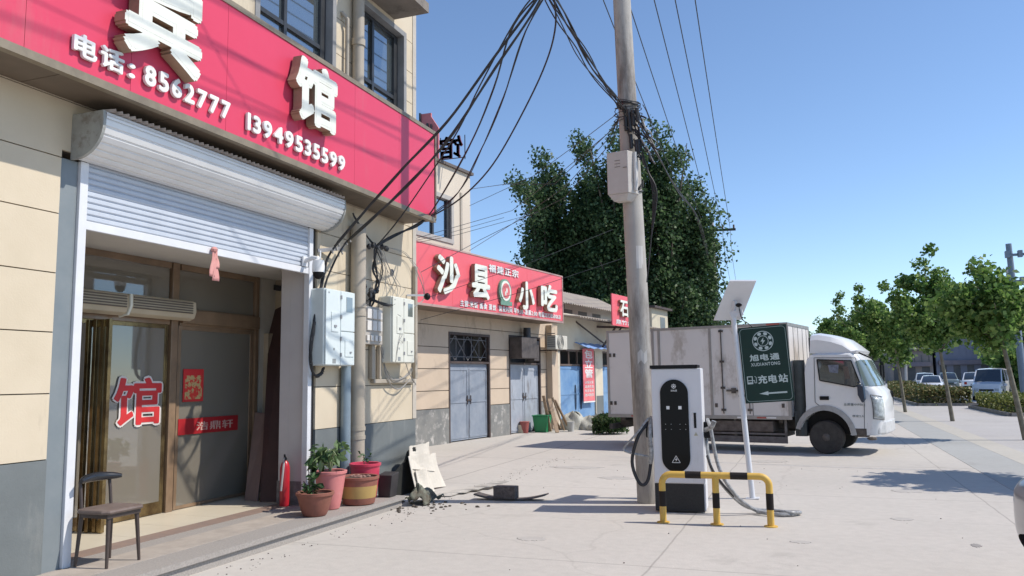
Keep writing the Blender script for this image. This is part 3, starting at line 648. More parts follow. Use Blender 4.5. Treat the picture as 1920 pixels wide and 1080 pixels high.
def pot(label, x, y, r0, r1, h, mats, bandz=None, soilz=.86):
    t = thing('plant_pot', label, 'plant pot', (x, y, .154), 0)
    mb = MB(); k = 28; pr = [(r0*.92, 0), (r0, .01)]
    for i in range(9): u = i/8; pr.append((r0+(r1-r0)*u**.8, .01+(h-.05)*u))
    segm = [0]*(len(pr)-1)
    pr += [(r1+.015, h-.035), (r1+.018, h-.005), (r1+.006, h), (r1-.015, h-.005), (r1-.02, h*soilz-.02)]
    for i in range(len(pr)-1):
        zz = (pr[i][1]+pr[i+1][1])/2/h; mm = 0
        if bandz and bandz[0] < zz < bandz[1]: mm = 1
        mb.lathe([pr[i], pr[i+1]], (x, y, .154), k, mm, cap=False)
    mb.build('pot', mats, t, smooth=True)
    rr = r0+(r1-r0)*soilz**.8-.02
    MB().lathe([(0.001, h*soilz+.012), (rr*.6, h*soilz+.008), (rr, h*soilz)], (x, y, .154), k, cap=False).build('soil', soil, t, smooth=True)
    return t
P1 = pot('low terracotta pot with a small dark-leaved plant, nearest the step edge', -5.50, 8.13, .135, .205, .27, [terra])
mb = MB(); c0 = Vector((-5.53, 8.08, .39)); cs = []
for k in range(9):
    a = random.uniform(0, 6.28); e = c0+Vector((math.cos(a)*.08, math.sin(a)*.08, random.uniform(.08, .36))); mb.tube([c0, (c0+e)/2+Vector((0, 0, .03)), e], .006, 5, 1)
    for q in range(9): cs.append(c0+(e-c0)*random.uniform(.25, 1)+Vector((random.gauss(0, .02),)*3))
leaves(mb, cs, .07); mb.build('plant', [pl_dark, cb], P1)
P2 = pot('tall faded pink pot with a drooping pale-leaved plant', -5.60, 8.60, .115, .185, .46, [pinkp], soilz=.93)
mb = MB(); c0 = Vector((-5.60, 8.60, .58)); cs = []
for k in range(13):
    a = random.uniform(0, 6.28); e = c0+Vector((math.cos(a)*.13, math.sin(a)*.19, random.uniform(.10, .31))); mb.tube([c0, c0+Vector((0, 0, .16))+(e-c0)*.5, e], .005, 5, 1)
    for q in range(8): cs.append(e+Vector((random.gauss(0, .035), random.gauss(0, .045), random.gauss(0, .03))))
leaves(mb, cs, .13, 0, droop=.7)
for q in range(14): leaves(mb, [c0+Vector((random.uniform(-.12, .0), -.2+random.gauss(0, .04), random.uniform(.02, .3)))], .16, 2, droop=1.2)
mb.build('plant', [pl_pale, M('pale stem', (.25, .3, .15)), pl_dark], P2)
P3 = pot('wide squat pot with a yellow band and brown rim', -5.47, 9.05, .20, .24, .345, [terra, yel], (.2, .66), .92)
mb = MB()
for k in range(14): a = random.uniform(0, 6.28); r = random.uniform(0, .2); mb.ell((-5.47+r*math.cos(a), 9.05+r*math.sin(a), .48), (.03, .03, .02), 6, 0, .2)
mb.build('gravel', M('pinkish clods', (.30, .17, .14), (.2, .12, .1), 20, .9), P3)
P4 = pot('pinkish-red plastic pot with torn rim behind the yellow-banded pot', -5.66, 9.52, .15, .195, .455, [redp], soilz=.9)
mb = MB(); mb.tube([(-5.66, 9.5, .54), (-5.67, 9.5, .72)], .006, 5, 1); leaves(mb, [(-5.66+random.gauss(0, .03), 9.5+random.gauss(0, .04), .68+random.gauss(0, .04)) for _ in range(12)], .07); mb.build('plant', [pl_dark, cb], P4)
mb = MB()
a = .17
mb.hexa([(-5.52, 9.62, .154), (-5.34, 9.62, .154), (-5.34, 9.80, .154), (-5.52, 9.80, .154)], [(-5.53, 9.62, .44), (-5.31, 9.62, .44), (-5.31, 9.82, .47), (-5.53, 9.82, .47)])
mb.build('square_planter', M('matt black planter', (.025, .022, .024), (.04, .035, .035), 5, .6), label='square black planter at the end of the entrance step', cat='plant pot', bevel=.008)

# white packaging sheet with black board behind, leaning on the hotel corner
foam = M('crumpled packing sheet', (.62, .575, .50), (.54, .50, .43), 4, .8, .15, 20, dirt=((.34, .33, .30), 3, .60, .5))
def pp_(u, v, y):
    p = PX(u, v, -5.50-.24*(935-v)/100-(y-11.2)*.12); p.z = max(p.z, .004); return p
for q, y_, dd in (([(767, 838), (807, 829), (813, 884), (770, 880)], 11.62, 0), ([(765, 856), (819, 850), (833, 912), (780, 922)], 11.50, 0), ([(779, 884), (803, 878), (813, 930), (789, 936)], 11.22, 0)):
    c4 = [pp_(u, v, y_) for u, v in q]
    def fn(u, v, c4=c4): a = c4[3].lerp(c4[2], u); b = c4[0].lerp(c4[1], u); return a.lerp(b, v)+Vector((.025*math.sin(u*8+v*3)-.03*math.sin(math.pi*v), 0, .006*math.sin(u*15)*(1 if v > .9 else 0)+.004))
    MB().sheet(fn, 8, 8).build('packing_sheet', foam, smooth=False, thick=.009, label=['small off-white card panel lowest and nearest of the three leaning at the hotel corner', 'large off-white card panel in the middle of the three leaning at the hotel corner', 'upper off-white card panel farthest back of the three leaning at the hotel corner'][0 if y_ < 11.3 else (1 if y_ < 11.6 else 2)], cat='packing sheet', group='card panels leaning at the hotel corner')
mb = MB(); mb.prism([PX(u, v, -5.80) for u, v in ((741, 935), (744, 884), (761, 864), (766, 847), (776, 838), (790, 842), (792, 935))], (-.03, 0, 0)); mb.build('black_sheet', M('matt black sheet', (.008, .009, .008), (.015, .016, .014), 5, .8), label='matt black sheet standing behind the off-white card panels', cat='sheet')
mb = MB()
def rag(u, v): return (-5.18+.32*(u-.5)+.05*math.sin(v*8), 10.22+.55*(v-.5)+.06*math.sin(u*9), .05+.20*math.sin(math.pi*min(1, max(0, u)))*math.sin(math.pi*min(1, v*.9+.1))+.04*math.sin(u*17+v*11))
mb.sheet(rag, 14, 16); mb.build('crumpled_sack', M('greenish grey torn sack', (.20, .22, .17), (.08, .06, .04), 5, .8, .3, 30), smooth=True, thick=.008, label='torn greenish-grey sack slumped at the end of the step', cat='sack')
mb = MB()
for k in range(5):
    x, y = -5.15+.16*k*.6, 10.9+.28*k; mb.prism([(x-.12, y-.13, .012+.012*k), (x+.13, y-.06, .01+.012*k), (x+.15, y+.17, .02+.012*k), (x-.1, y+.12, .03+.01*k)], (0, 0, .006))
mb.build('flattened_cardboard', M('dirty white card', (.50, .47, .42), (.28, .26, .23), 5, .8), label='flattened dirty white card scraps on the concrete by the hotel corner', cat='cardboard')
mb = MB()
for k in range(60):
    x, y = -4.95+random.gauss(0, .28), 9.95+random.gauss(0, .25); s = random.uniform(.01, .035); mb.ell((x, y, s*.3), (s, s*.8, s*.5), 6, 0, .3)
mb.build('litter', M('dark crumbs', (.07, .055, .04), (.14, .12, .1), 20, .9), label='dark crumbs of rubble below the end of the step', cat='rubble', kind='stuff')

# block on a curved strip
rb_ = M('dark brown rubber strip', (.075, .06, .055), (.13, .11, .1), 4, .7)
mb = MB(); a, b = PZ(893, 936), PZ(1025, 938); n = 20; lo, hi = [], []
for i in range(n+1):
    u = i/n; x = a.x+(b.x-a.x)*u; y = a.y+(b.y-a.y)*u; z = .075*(2*u-1)**2+.006; lo.append((x, y-.10, z)); hi.append((x, y+.10, z))
mb.add(lo+hi, [(i, i+1, n+2+i, n+1+i) for i in range(n)]); mb.build('rubber_strip', rb_, smooth=True, thick=.02, label='dark curved rubber strip lying on the concrete under a stone block', cat='rubber strip')
c = PZ(949, 938); mb = MB(); mb.box(c.x-.165, c.x+.165, c.y-.08, c.y+.08, .028, .20)
mb.build('stone_block', M('dark speckled stone', (.065, .05, .048), (.14, .12, .11), 30, .9, .4, 60), label='dark speckled stone block holding down the curved strip', cat='stone block', bevel=.01)

# ================================================================== the snack restaurant, set back and slightly turned
RF = Fr(-9.3, 19.2, 8)
RR = -RF.rot
rest = thing('restaurant_building', 'cream two-storey restaurant building with grey steel doors behind the hotel', 'building', tuple(RF.w(0, 3, 0)), RF.rot)
rcream = M('dusty cream wall panel', (.56, .45, .34), (.50, .40, .30), 1.2, .8, .08, 50, dirt=((.26, .2, .15), 1.6, .56, .5, (1, 1, .5)))
rgrey = M('stained grey plinth', (.17, .175, .17), (.24, .235, .22), 3, .85, .15, 40, dirt=((.46, .44, .41), 3.0, .53, .95))
upcream = M('upper storey cream render', (.60, .53, .43), (.56, .49, .40), 1.5, .8, dirt=((.4, .34, .27), 2, .62, .3))
def fwall(mb, F, t0, t1, z0, z1, holes, d0, d1, m=0):
    ts = sorted({t0, t1, *[h[0] for h in holes if t0 < h[0] < t1], *[h[1] for h in holes if t0 < h[1] < t1]}); zs = sorted({z0, z1, *[h[2] for h in holes if z0 < h[2] < z1], *[h[3] for h in holes if z0 < h[3] < z1]})
    for j in range(len(zs)-1):
        run = None
        for i in range(len(ts)-1):
            ct, cz = (ts[i]+ts[i+1])/2, (zs[j]+zs[j+1])/2; solid = not any(h[0] < ct < h[1] and h[2] < cz < h[3] for h in holes)
            if solid and run is None: run = ts[i]
            if run is not None and (not solid or i == len(ts)-2):
                e = ts[i+1] if solid else ts[i]; mb.fbox(F, d0, d1, run, e, zs[j], zs[j+1], m); run = None
D1, D2 = (.62, 2.86, -1, 3.0), (4.03, 6.22, -1, 3.05); UW = (-.95, .92, 5.45, 6.78)
mb = MB(); rows = [.95, 1.42, 2.0, 2.58, 3.16, 3.74]
for a, b in zip(rows[:-1], rows[1:]): fwall(mb, RF, -7, 7.55, a, b-.02, [D1, D2], -.03, 0)
mb.build('wall_panel', rcream, rest)
mb = MB(); fwall(mb, RF, -7, 7.55, 0, 3.95, [D1, D2], -.28, -.031); mb.fbox(RF, -8, -.281, 7.3, 7.54, 0, 3.95); mb.build('wall', creamd, rest)
for q0, q1 in ((-7, .62), (2.86, 4.03), (6.22, 7.56)): MB().fbox(RF, -.03, .01, q0, q1, 0, .93).build('plinth', rgrey, rest)
mb = MB(); fwall(mb, RF, -7, 1.85, 3.95, 7.62, [UW], -.25, -.02); mb.fbox(RF, -8, -.251, 1.60, 1.84, 3.95, 7.62); mb.fbox(RF, -8, -7.8, -7, 1.59, 3.95, 7.62); mb.build('upper_wall', upcream, rest)
mb = MB(); mb.fbox(RF, -8, .06, -7, 1.93, 7.62, 7.70); mb.build('roof', M('dark roof edge', (.12, .1, .09), None, 5, .7), rest)
MB().fbox(RF, -8, -.02, 1.86, 7.55, 3.95, 4.02).build('low_roof', slab, rest)
MB().fbox(RF, -.018, .006, 1.28, 1.38, 3.95, 7.0).build('rain_pipe', pvc, rest)
wn = MB()
a, b, c, d = UW
for q in ((a, a+.12, c, d), (b-.12, b, c, d), (a+.12, b-.12, c, c+.12), (a+.12, b-.12, d-.12, d)): wn.fbox(RF, -.2, .01, *q)
wn = wn.build('window', M('pale window surround', (.42, .40, .37), None, 4, .7), rest)
mb = MB()
for q in ((a+.12, a+.18, c+.12, d-.12), (b-.26, b-.12, c+.12, d-.12), (-.05, .02, c+.12, d-.12)): mb.fbox(RF, -.14, -.06, *q)
mb.build('frame', wframe, wn)
MB().fbox(RF, -.12, -.11, a+.18, b-.26, c+.12, d-.12).build('pane', glass('blue reflecting pane', (.03, .05, .08), .45, .05), wn)
def lattice(mb, t0, t1, z0, z1, d):
    n = 5
    for i in range(n+1): t = t0+(t1-t0)*i/n; mb.beam(RF.w(d, t, z0), RF.w(d, t, z1), .022)
    for k in range(3):
        a0, a1 = t0+(t1-t0)*k/3, t0+(t1-t0)*(k+1)/3; mt, mz = (a0+a1)/2, (z0+z1)/2
        for p, q in (((a0, mz), (mt, z1)), ((mt, z1), (a1, mz)), ((a1, mz), (mt, z0)), ((mt, z0), (a0, mz))): mb.beam(RF.w(d, p[0], p[1]), RF.w(d, q[0], q[1]), .02)
    for z in (z0+.1, z1-.1): mb.beam(RF.w(d, t0, z), RF.w(d, t1, z), .02)
dk = M('dark rusty frame', (.05, .04, .038), (.09, .06, .05), 6, .7)
paled = M('pale rust-streaked steel door', (.38, .41, .46), (.30, .33, .38), 2.5, .5, dirt=((.12, .09, .07), 2.6, .56, .7, (1, 1, .35)))
for k, (h, mt) in enumerate(((D1, steeldoor), (D2, paled))):
    t0, t1, _, zt = h; mb = MB()
    for q in ((t0, t0+.07, 0, zt), (t1-.07, t1, 0, zt), (t0+.07, t1-.07, zt-.07, zt), (t0+.07, t1-.07, 2.14, 2.2)): mb.fbox(RF, -.20, .012, *q)
    fr = mb.build('door_frame', dk, rest); mid = (t0+t1)/2
    for (p, q) in ((t0+.07, mid-.006), (mid+.006, t1-.07)):
        mb = MB(); mb.fbox(RF, -.12, -.07, p, q, .03, 2.14)
        for zz in (.08, 1.05, 1.95): mb.fbox(RF, -.069, -.055, p+.04, q-.04, zz, zz+.05)
        for tt in (p+.04, q-.08): mb.fbox(RF, -.0695, -.056, tt, tt+.04, .131, 1.949)
        dl = mb.build('door_leaf', mt, fr)
    mb = MB(); 
    for s in (-1, 1): mb.tube([RF.w(-.04, mid+s*.09, z) for z in (1.0, 1.25)], .014, 6)
    mb.fbox(RF, -.055, -.03, mid-.12, mid+.12, 1.1, 1.14); mb.build('handle', dk, fr)
    if k == 0:
        mb = MB(); lattice(mb, t0+.09, t1-.09, 2.23, zt-.08, -.08); mb.build('transom_grille', M('grey iron lattice', (.17, .17, .18), (.1, .09, .09), 6, .6), fr)
    MB().fbox(RF, -.6, -.58, t0, t1, 0, zt).build('dark_opening', darkmetal, fr)
# soot-black extractor hood over the second door
t = thing('extractor_duct', 'black sooty extractor hood above the pale steel door', 'extractor', tuple(RF.w(.2, 4.4, 2.3)), RF.rot)
mb = MB(); mb.fbox(RF, .012, .45, 4.06, 5.10, 2.32, 2.98); mb.fbox(RF, .012, .30, 5.2, 5.55, 2.25, 2.9); mb.build('hood', M('sooty sheet', (.05, .042, .04), (.10, .085, .08), 4, .7), t, bevel=.02)
mb = MB(); mb.tube([RF.w(.2, 4.9, 2.98), RF.w(.2, 4.9, 3.3)], .12, 12); mb.build('pipe', darkmetal, t, smooth=True)
# fascia of the restaurant
DS = .85
t0s = RF.px(787, 500, DS)[0]; sg2 = thing('restaurant_sign', 'faded pink-red snack restaurant sign with a round logo between its raised characters', 'sign', tuple(RF.w(DS, 2, 3.5)), RF.rot)
rq = RF.px(1054, 560, DS)[0]
mb = MB(); mb.fbox(RF, DS-.03, DS, -4.2, rq, 3.55, 5.02)
for s in (-2.6, -.5, 1.6, 3.7): mb.fbox(RF, DS, DS+.003, s, s+.012, 3.56, 5.01)
mb.build('panel', pinkfade, sg2)
mb = MB(); mb.fbox(RF, DS-.05, DS+.015, -4.2, rq+.05, 5.02, 5.06); mb.fbox(RF, DS-.05, DS+.015, -4.2, rq+.05, 3.49, 3.55); mb.fbox(RF, DS-.05, DS+.015, rq, rq+.05, 3.55, 5.02); mb.build('frame', M('pale pink trim', (.46, .30, .27), (.38, .26, .23), 5, .6), sg2)
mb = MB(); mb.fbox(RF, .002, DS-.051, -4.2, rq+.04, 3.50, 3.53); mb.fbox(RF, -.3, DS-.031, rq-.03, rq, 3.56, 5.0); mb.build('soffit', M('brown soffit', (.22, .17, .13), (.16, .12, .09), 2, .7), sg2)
fr_ = lambda dd: (lambda a, b, h: RF.w(DS+dd+h, a, b))
for ch_, (ul, vt), (ur, vb) in (('沙', (816, 480), (860, 553)), ('县', (882, 497), (916, 561)), ('小', (970, 528), (1000, 581)), ('吃', (1012, 534), (1043, 584))):
    a0, z1 = RF.px(ul, (vt+vb)/2, DS+.1)[0], RF.px((ul+ur)/2, vt, DS+.1)[1]; a1, z0 = RF.px(ur, (vt+vb)/2, DS+.1)[0], RF.px((ul+ur)/2, vb, DS+.1)[1]
    lt = MB(); fit(lt, ch_, fr_(.03), a0, a1, z0, z1, .12, .035, 0, 1); lt.build('letter', [whitelet, letside], sg2)
mk, done = each_letter('letter', [whitepure, letside], sg2)
a0, z_ = RF.px(911, 503, DS); a1, z2 = RF.px(967, 512, DS)
line(None, '福建正宗', fr_(.01), a0+.12, a1+.12, 4.66, 4.88, .02, .02, each=mk); done()
a0 = RF.px(862, 570, DS)[0]; a1 = RF.px(1050, 590, DS)[0]
mb = MB(); line(mb, '主营：米饭 面食 蒸饺  营业时间 早9:30-凌晨2:00 电话：15738500631', fr_(.008), a0, a1, 3.60, 3.76, .012, .02); mb.build('small_print', whitepure, sg2)
cs_, cz = RF.px(944, 547, DS); cs_ += 0
lg = MB(); disc = lambda r, d0, d1, m, zc=0, rx=1: lg.prism([RF.w(DS+d0, cs_+rx*r*math.cos(2*math.pi*i/28), cz+zc+r*math.sin(2*math.pi*i/28)) for i in range(28)], RF.n*(d1-d0), m)
disc(.36, .004, .07, 0); disc(.29, .0705, .085, 1, .02); disc(.22, .0855, .095, 2, .02)
for px_, pz_, r in ((.02, .03, .055), (-.05, -.06, .05)): lg.prism([RF.w(DS+.0955, cs_+px_+r*.7*math.cos(2*math.pi*i/14), cz+pz_+1.3*r*math.sin(2*math.pi*i/14)) for i in range(14)], RF.n*.008, 1)
lg.fbox(RF, DS+.0705, DS+.10, cs_-.33, cs_+.33, cz-.40, cz-.28, 0)
lg.build('logo', [M('logo green', (.16, .30, .22), (.12, .24, .17), 6, .5), whitelet, M('logo pink', (.68, .16, .16), None, 5, .5)], sg2)
# column of the entrance corner at the right end
MB().fbox(RF, .012, .22, 6.66, 7.12, 0, 3.48).build('corner_column', rcream, rest)
# shabby low house to the right with a blue gate
LF = RF
house = thing('corrugated_roof_house', 'low cream house with corrugated roofs and blue steel gates', 'house', tuple(LF.w(0, 10, 0)), LF.rot)
G1, G2 = (7.75, 10.95, -1, 2.72), (11.05, 14.6, -1, 2.72)
mb = MB(); fwall(mb, LF, 7.56, 16.5, 0, 4.0, [G1, (11.7, 14.6, -1, 2.72)], -.25, 0); mb.build('wall', M('cream rendered wall', (.62, .56, .44), (.56, .5, .39), 1.5, .85, dirt=((.3, .25, .2), 2, .58, .4)), house)
MB().fbox(LF, -4, -1.3, 7.56, 16.5, 3.6, 4.80).build('upper_wall', M('white upper wall', (.78, .76, .72), (.70, .68, .64), 2, .8), house)
lou = M('grey louvre', (.16, .17, .17), (.25, .25, .25), 30, .6)
for s in (10.9, 12.4, 13.9): MB().fbox(LF, -1.3, -1.29, s, s+.9, 4.12, 4.42).build('window', lou, house)
def corr(F, t0, t1, da, za, db, zb_, n, amp):
    vs = []; k = n*4
    for i in range(k+1):
        t = t0+(t1-t0)*i/k; o = amp*math.sin(2*math.pi*i/4)
        vs += [F.w(da, t, za+o), F.w(db, t, zb_+o)]
    return MB().add(vs, [(2*i, 2*i+2, 2*i+3, 2*i+1) for i in range(k)])
rust = M('weathered corrugated sheet', (.30, .25, .22), (.36, .32, .26), 1.5, .75, dirt=((.15, .1, .08), 3, .56, .5))
corr(LF, 6.9, 16.6, -.55, 4.50, -2.1, 5.28, 44, .03).build('corrugated_roof', rust, house, thick=.008)
corr(LF, 7.3, 16.6, .95, 3.78, -1.28, 4.06, 40, .028).build('corrugated_canopy', rust, house, thick=.008)
MB().fbox(LF, -1.28, -.9, 7.0, 10.2, 4.10, 4.52).build('roof_beam', M('dark maroon beam', (.09, .05, .045), None, 4, .7), house)
mb = MB(); mb.beam(LF.w(.0, 9.2, 3.75), LF.w(.55, 10.6, 2.95), .045); mb.beam(LF.w(.7, 11.6, 3.74), LF.w(.3, 10.9, 2.8), .06); mb.beam(LF.w(.85, 11.9, 3.74), LF.w(.3, 11.3, 2.8), .05); mb.beam(LF.w(-.1, 11.1, 3.66), LF.w(.9, 12.6, 3.66), .08)
mb.build('strut', dk, house)
blue = M('sun-faded blue gate paint', (.10, .22, .42), (.20, .33, .50), 1.6, .55, dirt=((.06, .09, .14), 3, .60, .6, (1, 1, .5)))
for (t0, t1) in ((7.80, 9.35), (9.37, 10.9), (11.75, 13.1), (13.12, 14.5)):
    mb = MB(); mb.fbox(LF, -.10, -.05, t0, t1, .05, 2.12)
    for zz in (.1, 1.1, 2.02): mb.fbox(LF, -.049, -.035, t0+.03, t1-.03, zz, zz+.05)
    gt = mb.build('gate_leaf', blue, house)
    mb = MB(); tt = t1-.25 if t0 in (7.80, 11.75) else t0+.22
    mb.tube([LF.w(-.03, tt+.10*math.sin(a)*.5, 1.0+.45*math.cos(a)) for a in np.linspace(0, 6.0, 12)], .014, 6); mb.build('handle', M('dark blue handle', (.03, .05, .09)), gt)
mb = MB()
for (t0, t1) in ((7.80, 10.9), (11.75, 14.5)):
    mb.fbox(LF, -.08, -.02, t0, t1, 2.13, 2.19); mb.fbox(LF, -.08, -.02, t0, t1, 2.66, 2.72)
    k = t0
    while k < t1: mb.fbox(LF, -.075, -.025, k, k+.05, 2.19, 2.66); k += .75
mb.build('transom_bars', M('brown bar', (.14, .10, .08), None, 4, .6), house)
MB().fbox(LF, -.7, -.68, 7.7, 14.7, 0, 2.7).build('dark_opening', darkmetal, house)
MB().fbox(LF, -.02, .004, 11.0, 11.7, 0, 1.0).build('grey_panel', plinth, house)
t = MB(); t.sheet(lambda u, v: LF.w(.02+.55*v, 9.0+3.2*u, 2.98-.22*v+.02*math.sin(u*30)), 30, 4)
t.build('tarpaulin_awning', M('blue tarpaulin', (.16, .30, .60), (.24, .38, .66), 3, .5), label='short blue tarpaulin awning above the blue gates', cat='awning', thick=.01)
# vertical banner
bn = thing('vertical_banner', 'faded red vertical banner with white characters on the blue gates', 'banner', tuple(LF.w(.1, 9.9, .8)), LF.rot)
bt0, bt1 = LF.px(1093, 700, .1)[0], LF.px(1114, 700, .1)[0]; bz1 = LF.px(1102, 654, .1)[1]; bz0 = LF.px(1104, 752, .1)[1]
MB().fbox(LF, .10, .11, bt0, bt1, bz0, bz1).build('sheet', M('faded red cloth', (.70, .14, .17), (.72, .22, .22), 2, .7), bn)
MB().fbox(LF, .098, .114, bt0-.01, bt1+.01, bz0-.05, bz0-.005).build('hem', whitepure, bn)
mb = MB(); hh = bz1-bz0; fb = lambda a, b, h: LF.w(.112+h, a, b); ww = bt1-bt0
for i, c_ in enumerate('包立管'): fit(mb, c_, fb, bt0+.14*ww, bt1-.16*ww, bz1-hh*(.185*(i+1)), bz1-hh*(.185*i+.02), .006, .02)
for r_, s_ in enumerate(('水暖安装', '疏通管道', '电话接单', '随叫随到')): line(mb, s_, fb, bt0+.12*ww, bt1-.12*ww, bz0+hh*(.33-.08*r_), bz0+hh*(.385-.08*r_), .005, .0)
mb.build('characters', whitepure, bn)
# second red sign
s2 = thing('small_fascia_sign', 'red sign reading one large raised character beyond the corrugated roof', 'sign', tuple(LF.w(1.1, 12, 3.6)), LF.rot)
sa = LF.px(1148, 590, 1.1)[0]
MB().fbox(LF, 1.06, 1.1, sa, sa+3.6, 3.62, 4.80).build('panel', pinkfade, s2)
a1 = LF.px(1158, 590, 1.1)[0]; a2 = LF.px(1174, 590, 1.1)[0]
lt = MB(); fit(lt, '石', lambda a, b, h: LF.w(1.12+h, a, b), a1, a2, 3.98, 4.60, .10, .03, 0, 1); lt.build('letter', [whitelet, letside], s2)
lt = MB(); fit(lt, '锅', lambda a, b, h: LF.w(1.12+h, a, b), a2+.45, a2+1.3, 3.98, 4.60, .10, .03, 0, 1); lt.build('letter', [whitelet, letside], s2)
mb = MB(); line(mb, '鼎竹烤鱼', lambda a, b, h: LF.w(1.105+h, a, b), a1-.2, a1+2.2, 3.68, 3.86, .01, .01); mb.build('small_print', whitepure, s2)
mb = MB(); mb.beam(LF.w(.0, sa+.3, 3.9), LF.w(1.05, sa+.3, 3.7), .06); mb.beam(LF.w(.0, sa+2.8, 3.9), LF.w(1.05, sa+2.8, 3.7), .06); mb.build('bracket', dk, s2)
# AC outdoor unit
ac = thing('air_conditioner', 'white outdoor air conditioner unit high on the wall by the blue gates', 'air conditioner', tuple(RF.w(.3, 7.8, 2.6)), RF.rot)
q0 = RF.px(1042, 645, .62)[0]; q1 = RF.px(1064, 645, .62)[0]; zt = RF.px(1050, 629, .62)[1]; zb_ = RF.px(1050, 655, .62)[1]
MB().fbox(RF, .28, .62, q0, q1, zb_, zt).build('casing', M('yellowed white casing', (.60, .57, .49), (.5, .47, .4), 4, .5), ac, bevel=.02)
mb = MB(); m_ = (q0+q1)/2-.1; zc = (zb_+zt)/2
for r in (.06, .11, .16, .21, .25): mb.tube([RF.w(.628, m_+r*math.cos(a), zc+r*math.sin(a)) for a in np.linspace(0, 6.283, 18)], .006, 5)
for k in range(7): mb.fbox(RF, .32, .60, q0-.006, q0-.001, zb_+.08+k*.07, zb_+.11+k*.07)
mb.build('fan_grille', M('grey grille', (.2, .2, .19), None, 5, .6), ac)
mb = MB(); mb.fbox(RF, .01, .62, q0+.05, q0+.09, zb_-.05, zb_-.01); mb.fbox(RF, .01, .62, q1-.09, q1-.05, zb_-.05, zb_-.01); mb.build('bracket', dk, ac)
# rooftop sign seen from behind: steel letters on a frame
rl = thing('rooftop_letters', 'dark maroon rooftop characters seen from behind on a steel frame', 'sign', (-9.0, 19.5, 7.7))
maroon = M('dark maroon letter steel', (.13, .02, .035), (.17, .035, .045), 5, .5)
mb = MB(); A, B = PY(867, 252, 19.5), PY(824, 302, 19.5)
fit(mb, '馆', lambda a, b, h: (-a, 19.5+h, b), -A.x, -B.x, B.z+.03, A.z, .05, .02, 0, 0); mb.build('letter', maroon, rl)
mb = MB()
for x in (B.x-.02, A.x+.02): mb.beam((x, 19.62, 7.70), (x, 19.62, A.z+.02), .02)
for z in (7.76,): mb.beam((B.x-.02, 19.64, z), (A.x+.03, 19.64, z), .02)
mb.build('frame', darkmetal, rl)
pk = thing('rooftop_signboard', 'pink rooftop sign piece peeking over the end of the fascia sign', 'sign', (-9.6, 19.6, 8.0))
mb = MB(); A, B = PY(790, 214, 19.7), PY(822, 262, 19.7)
mb.prism([(A.x, 19.7, 7.72), (B.x, 19.7, 7.72), (B.x, 19.7, B.z+.35), (A.x+.3, 19.7, A.z-.1), (A.x+.3, 19.7, A.z), (A.x, 19.7, A.z)], (0, .06, 0)); mb.build('panel', M('pink sheet', (.62, .20, .20), (.55, .16, .17), 3, .6), pk)
mb = MB(); mb.box(A.x+.17, A.x+.23, 19.66, 19.69, A.z-.62, A.z-.30); mb.box(A.x+.30, A.x+.34, 19.66, 19.69, A.z-.68, A.z-.34); mb.box(A.x-.05, A.x-.005, 19.65, 19.74, 7.72, A.z+.02); mb.build('bars', darkmetal, pk)
# far low building to the right of the big pole
fb2 = thing('yellowish_far_building', 'small cream building showing above the lorry box right of the pole', 'building', tuple(RF.w(0, 18, 0)), RF.rot)
MB().fbox(RF, -5, .3, 17.0, 19.35, 0, 4.80).build('wall', M('yellowish render', (.55, .50, .38), (.48, .43, .33), 2, .8), fb2)
MB().fbox(RF, -5.2, .5, 16.9, 19.5, 4.80, 4.90).build('roof', dk, fb2)
MB().fbox(RF, .3, .31, 18.2, 18.9, 3.9, 4.45).build('window', M('dim pane', (.16, .17, .17), None, 5, .3), fb2)

# clutter in front of the restaurant doors
def gp(u, v): return PZ(u, v)
mb = MB(); p = gp(962, 812)
mb.box(p.x-.45, p.x-.06, p.y-.15, p.y+.2, 0, .30, 0); mb.build('foam_box', M('dirty white foam', (.55, .53, .47), (.42, .4, .34), 8, .8), label='dirty white foam box below the pale steel door', cat='box', bevel=.015)
mb = MB(); mb.box(p.x+.02, p.x+.36, p.y-.05, p.y+.25, 0, .26, 0); mb.build('cardboard_box', M('pale card box', (.62, .55, .42), (.5, .44, .33), 6, .8), label='pale yellowish box beside the foam box', cat='box', bevel=.01)
p = gp(984, 812); MB().lathe([(.10, 0), (.15, .34), (.165, .35), (.16, .36)], (p.x, p.y, 0), 16).build('red_bucket', M('faded red bucket', (.36, .10, .09), (.3, .08, .07), 4, .6), smooth=True, label='faded red bucket beside the pale box', cat='bucket')
p = gp(980, 800); MB().box(p.x-.2, p.x+.25, p.y+.1, p.y+.5, .0, .5).build('brown_crate', M('brown crate', (.22, .14, .10), (.16, .1, .07), 5, .8), label='brown crate behind the faded red bucket', cat='crate', bevel=.01)
p = gp(1017, 810); mb = MB(); s_ = .19
mb.hexa([(p.x-s_, p.y-s_, 0), (p.x+s_, p.y-s_, 0), (p.x+s_, p.y+s_, 0), (p.x-s_, p.y+s_, 0)], [(p.x-.25, p.y-.24, .50), (p.x+.25, p.y-.24, .50), (p.x+.25, p.y+.24, .50), (p.x-.25, p.y+.24, .50)]); mb.box(p.x-.27, p.x+.27, p.y-.26, p.y+.26, .50, .54)
mb.build('green_bin', M('green plastic', (.02, .26, .10), (.02, .21, .08), 4, .4), label='bright green open bin by the leaning planks', cat='bin', bevel=.015)
p = gp(1003, 808); mb = MB(); mb.sheet(lambda u, v: (p.x+(u-.5)*.35*(1-.5*v), p.y+.1*math.sin(u*7)+.15*v, .5*v), 8, 6); mb.build('dark_bag', M('dark bag', (.05, .05, .05), (.12, .11, .1), 6, .6), smooth=True, thick=.02, label='dark slumped bag left of the green bin', cat='bag')
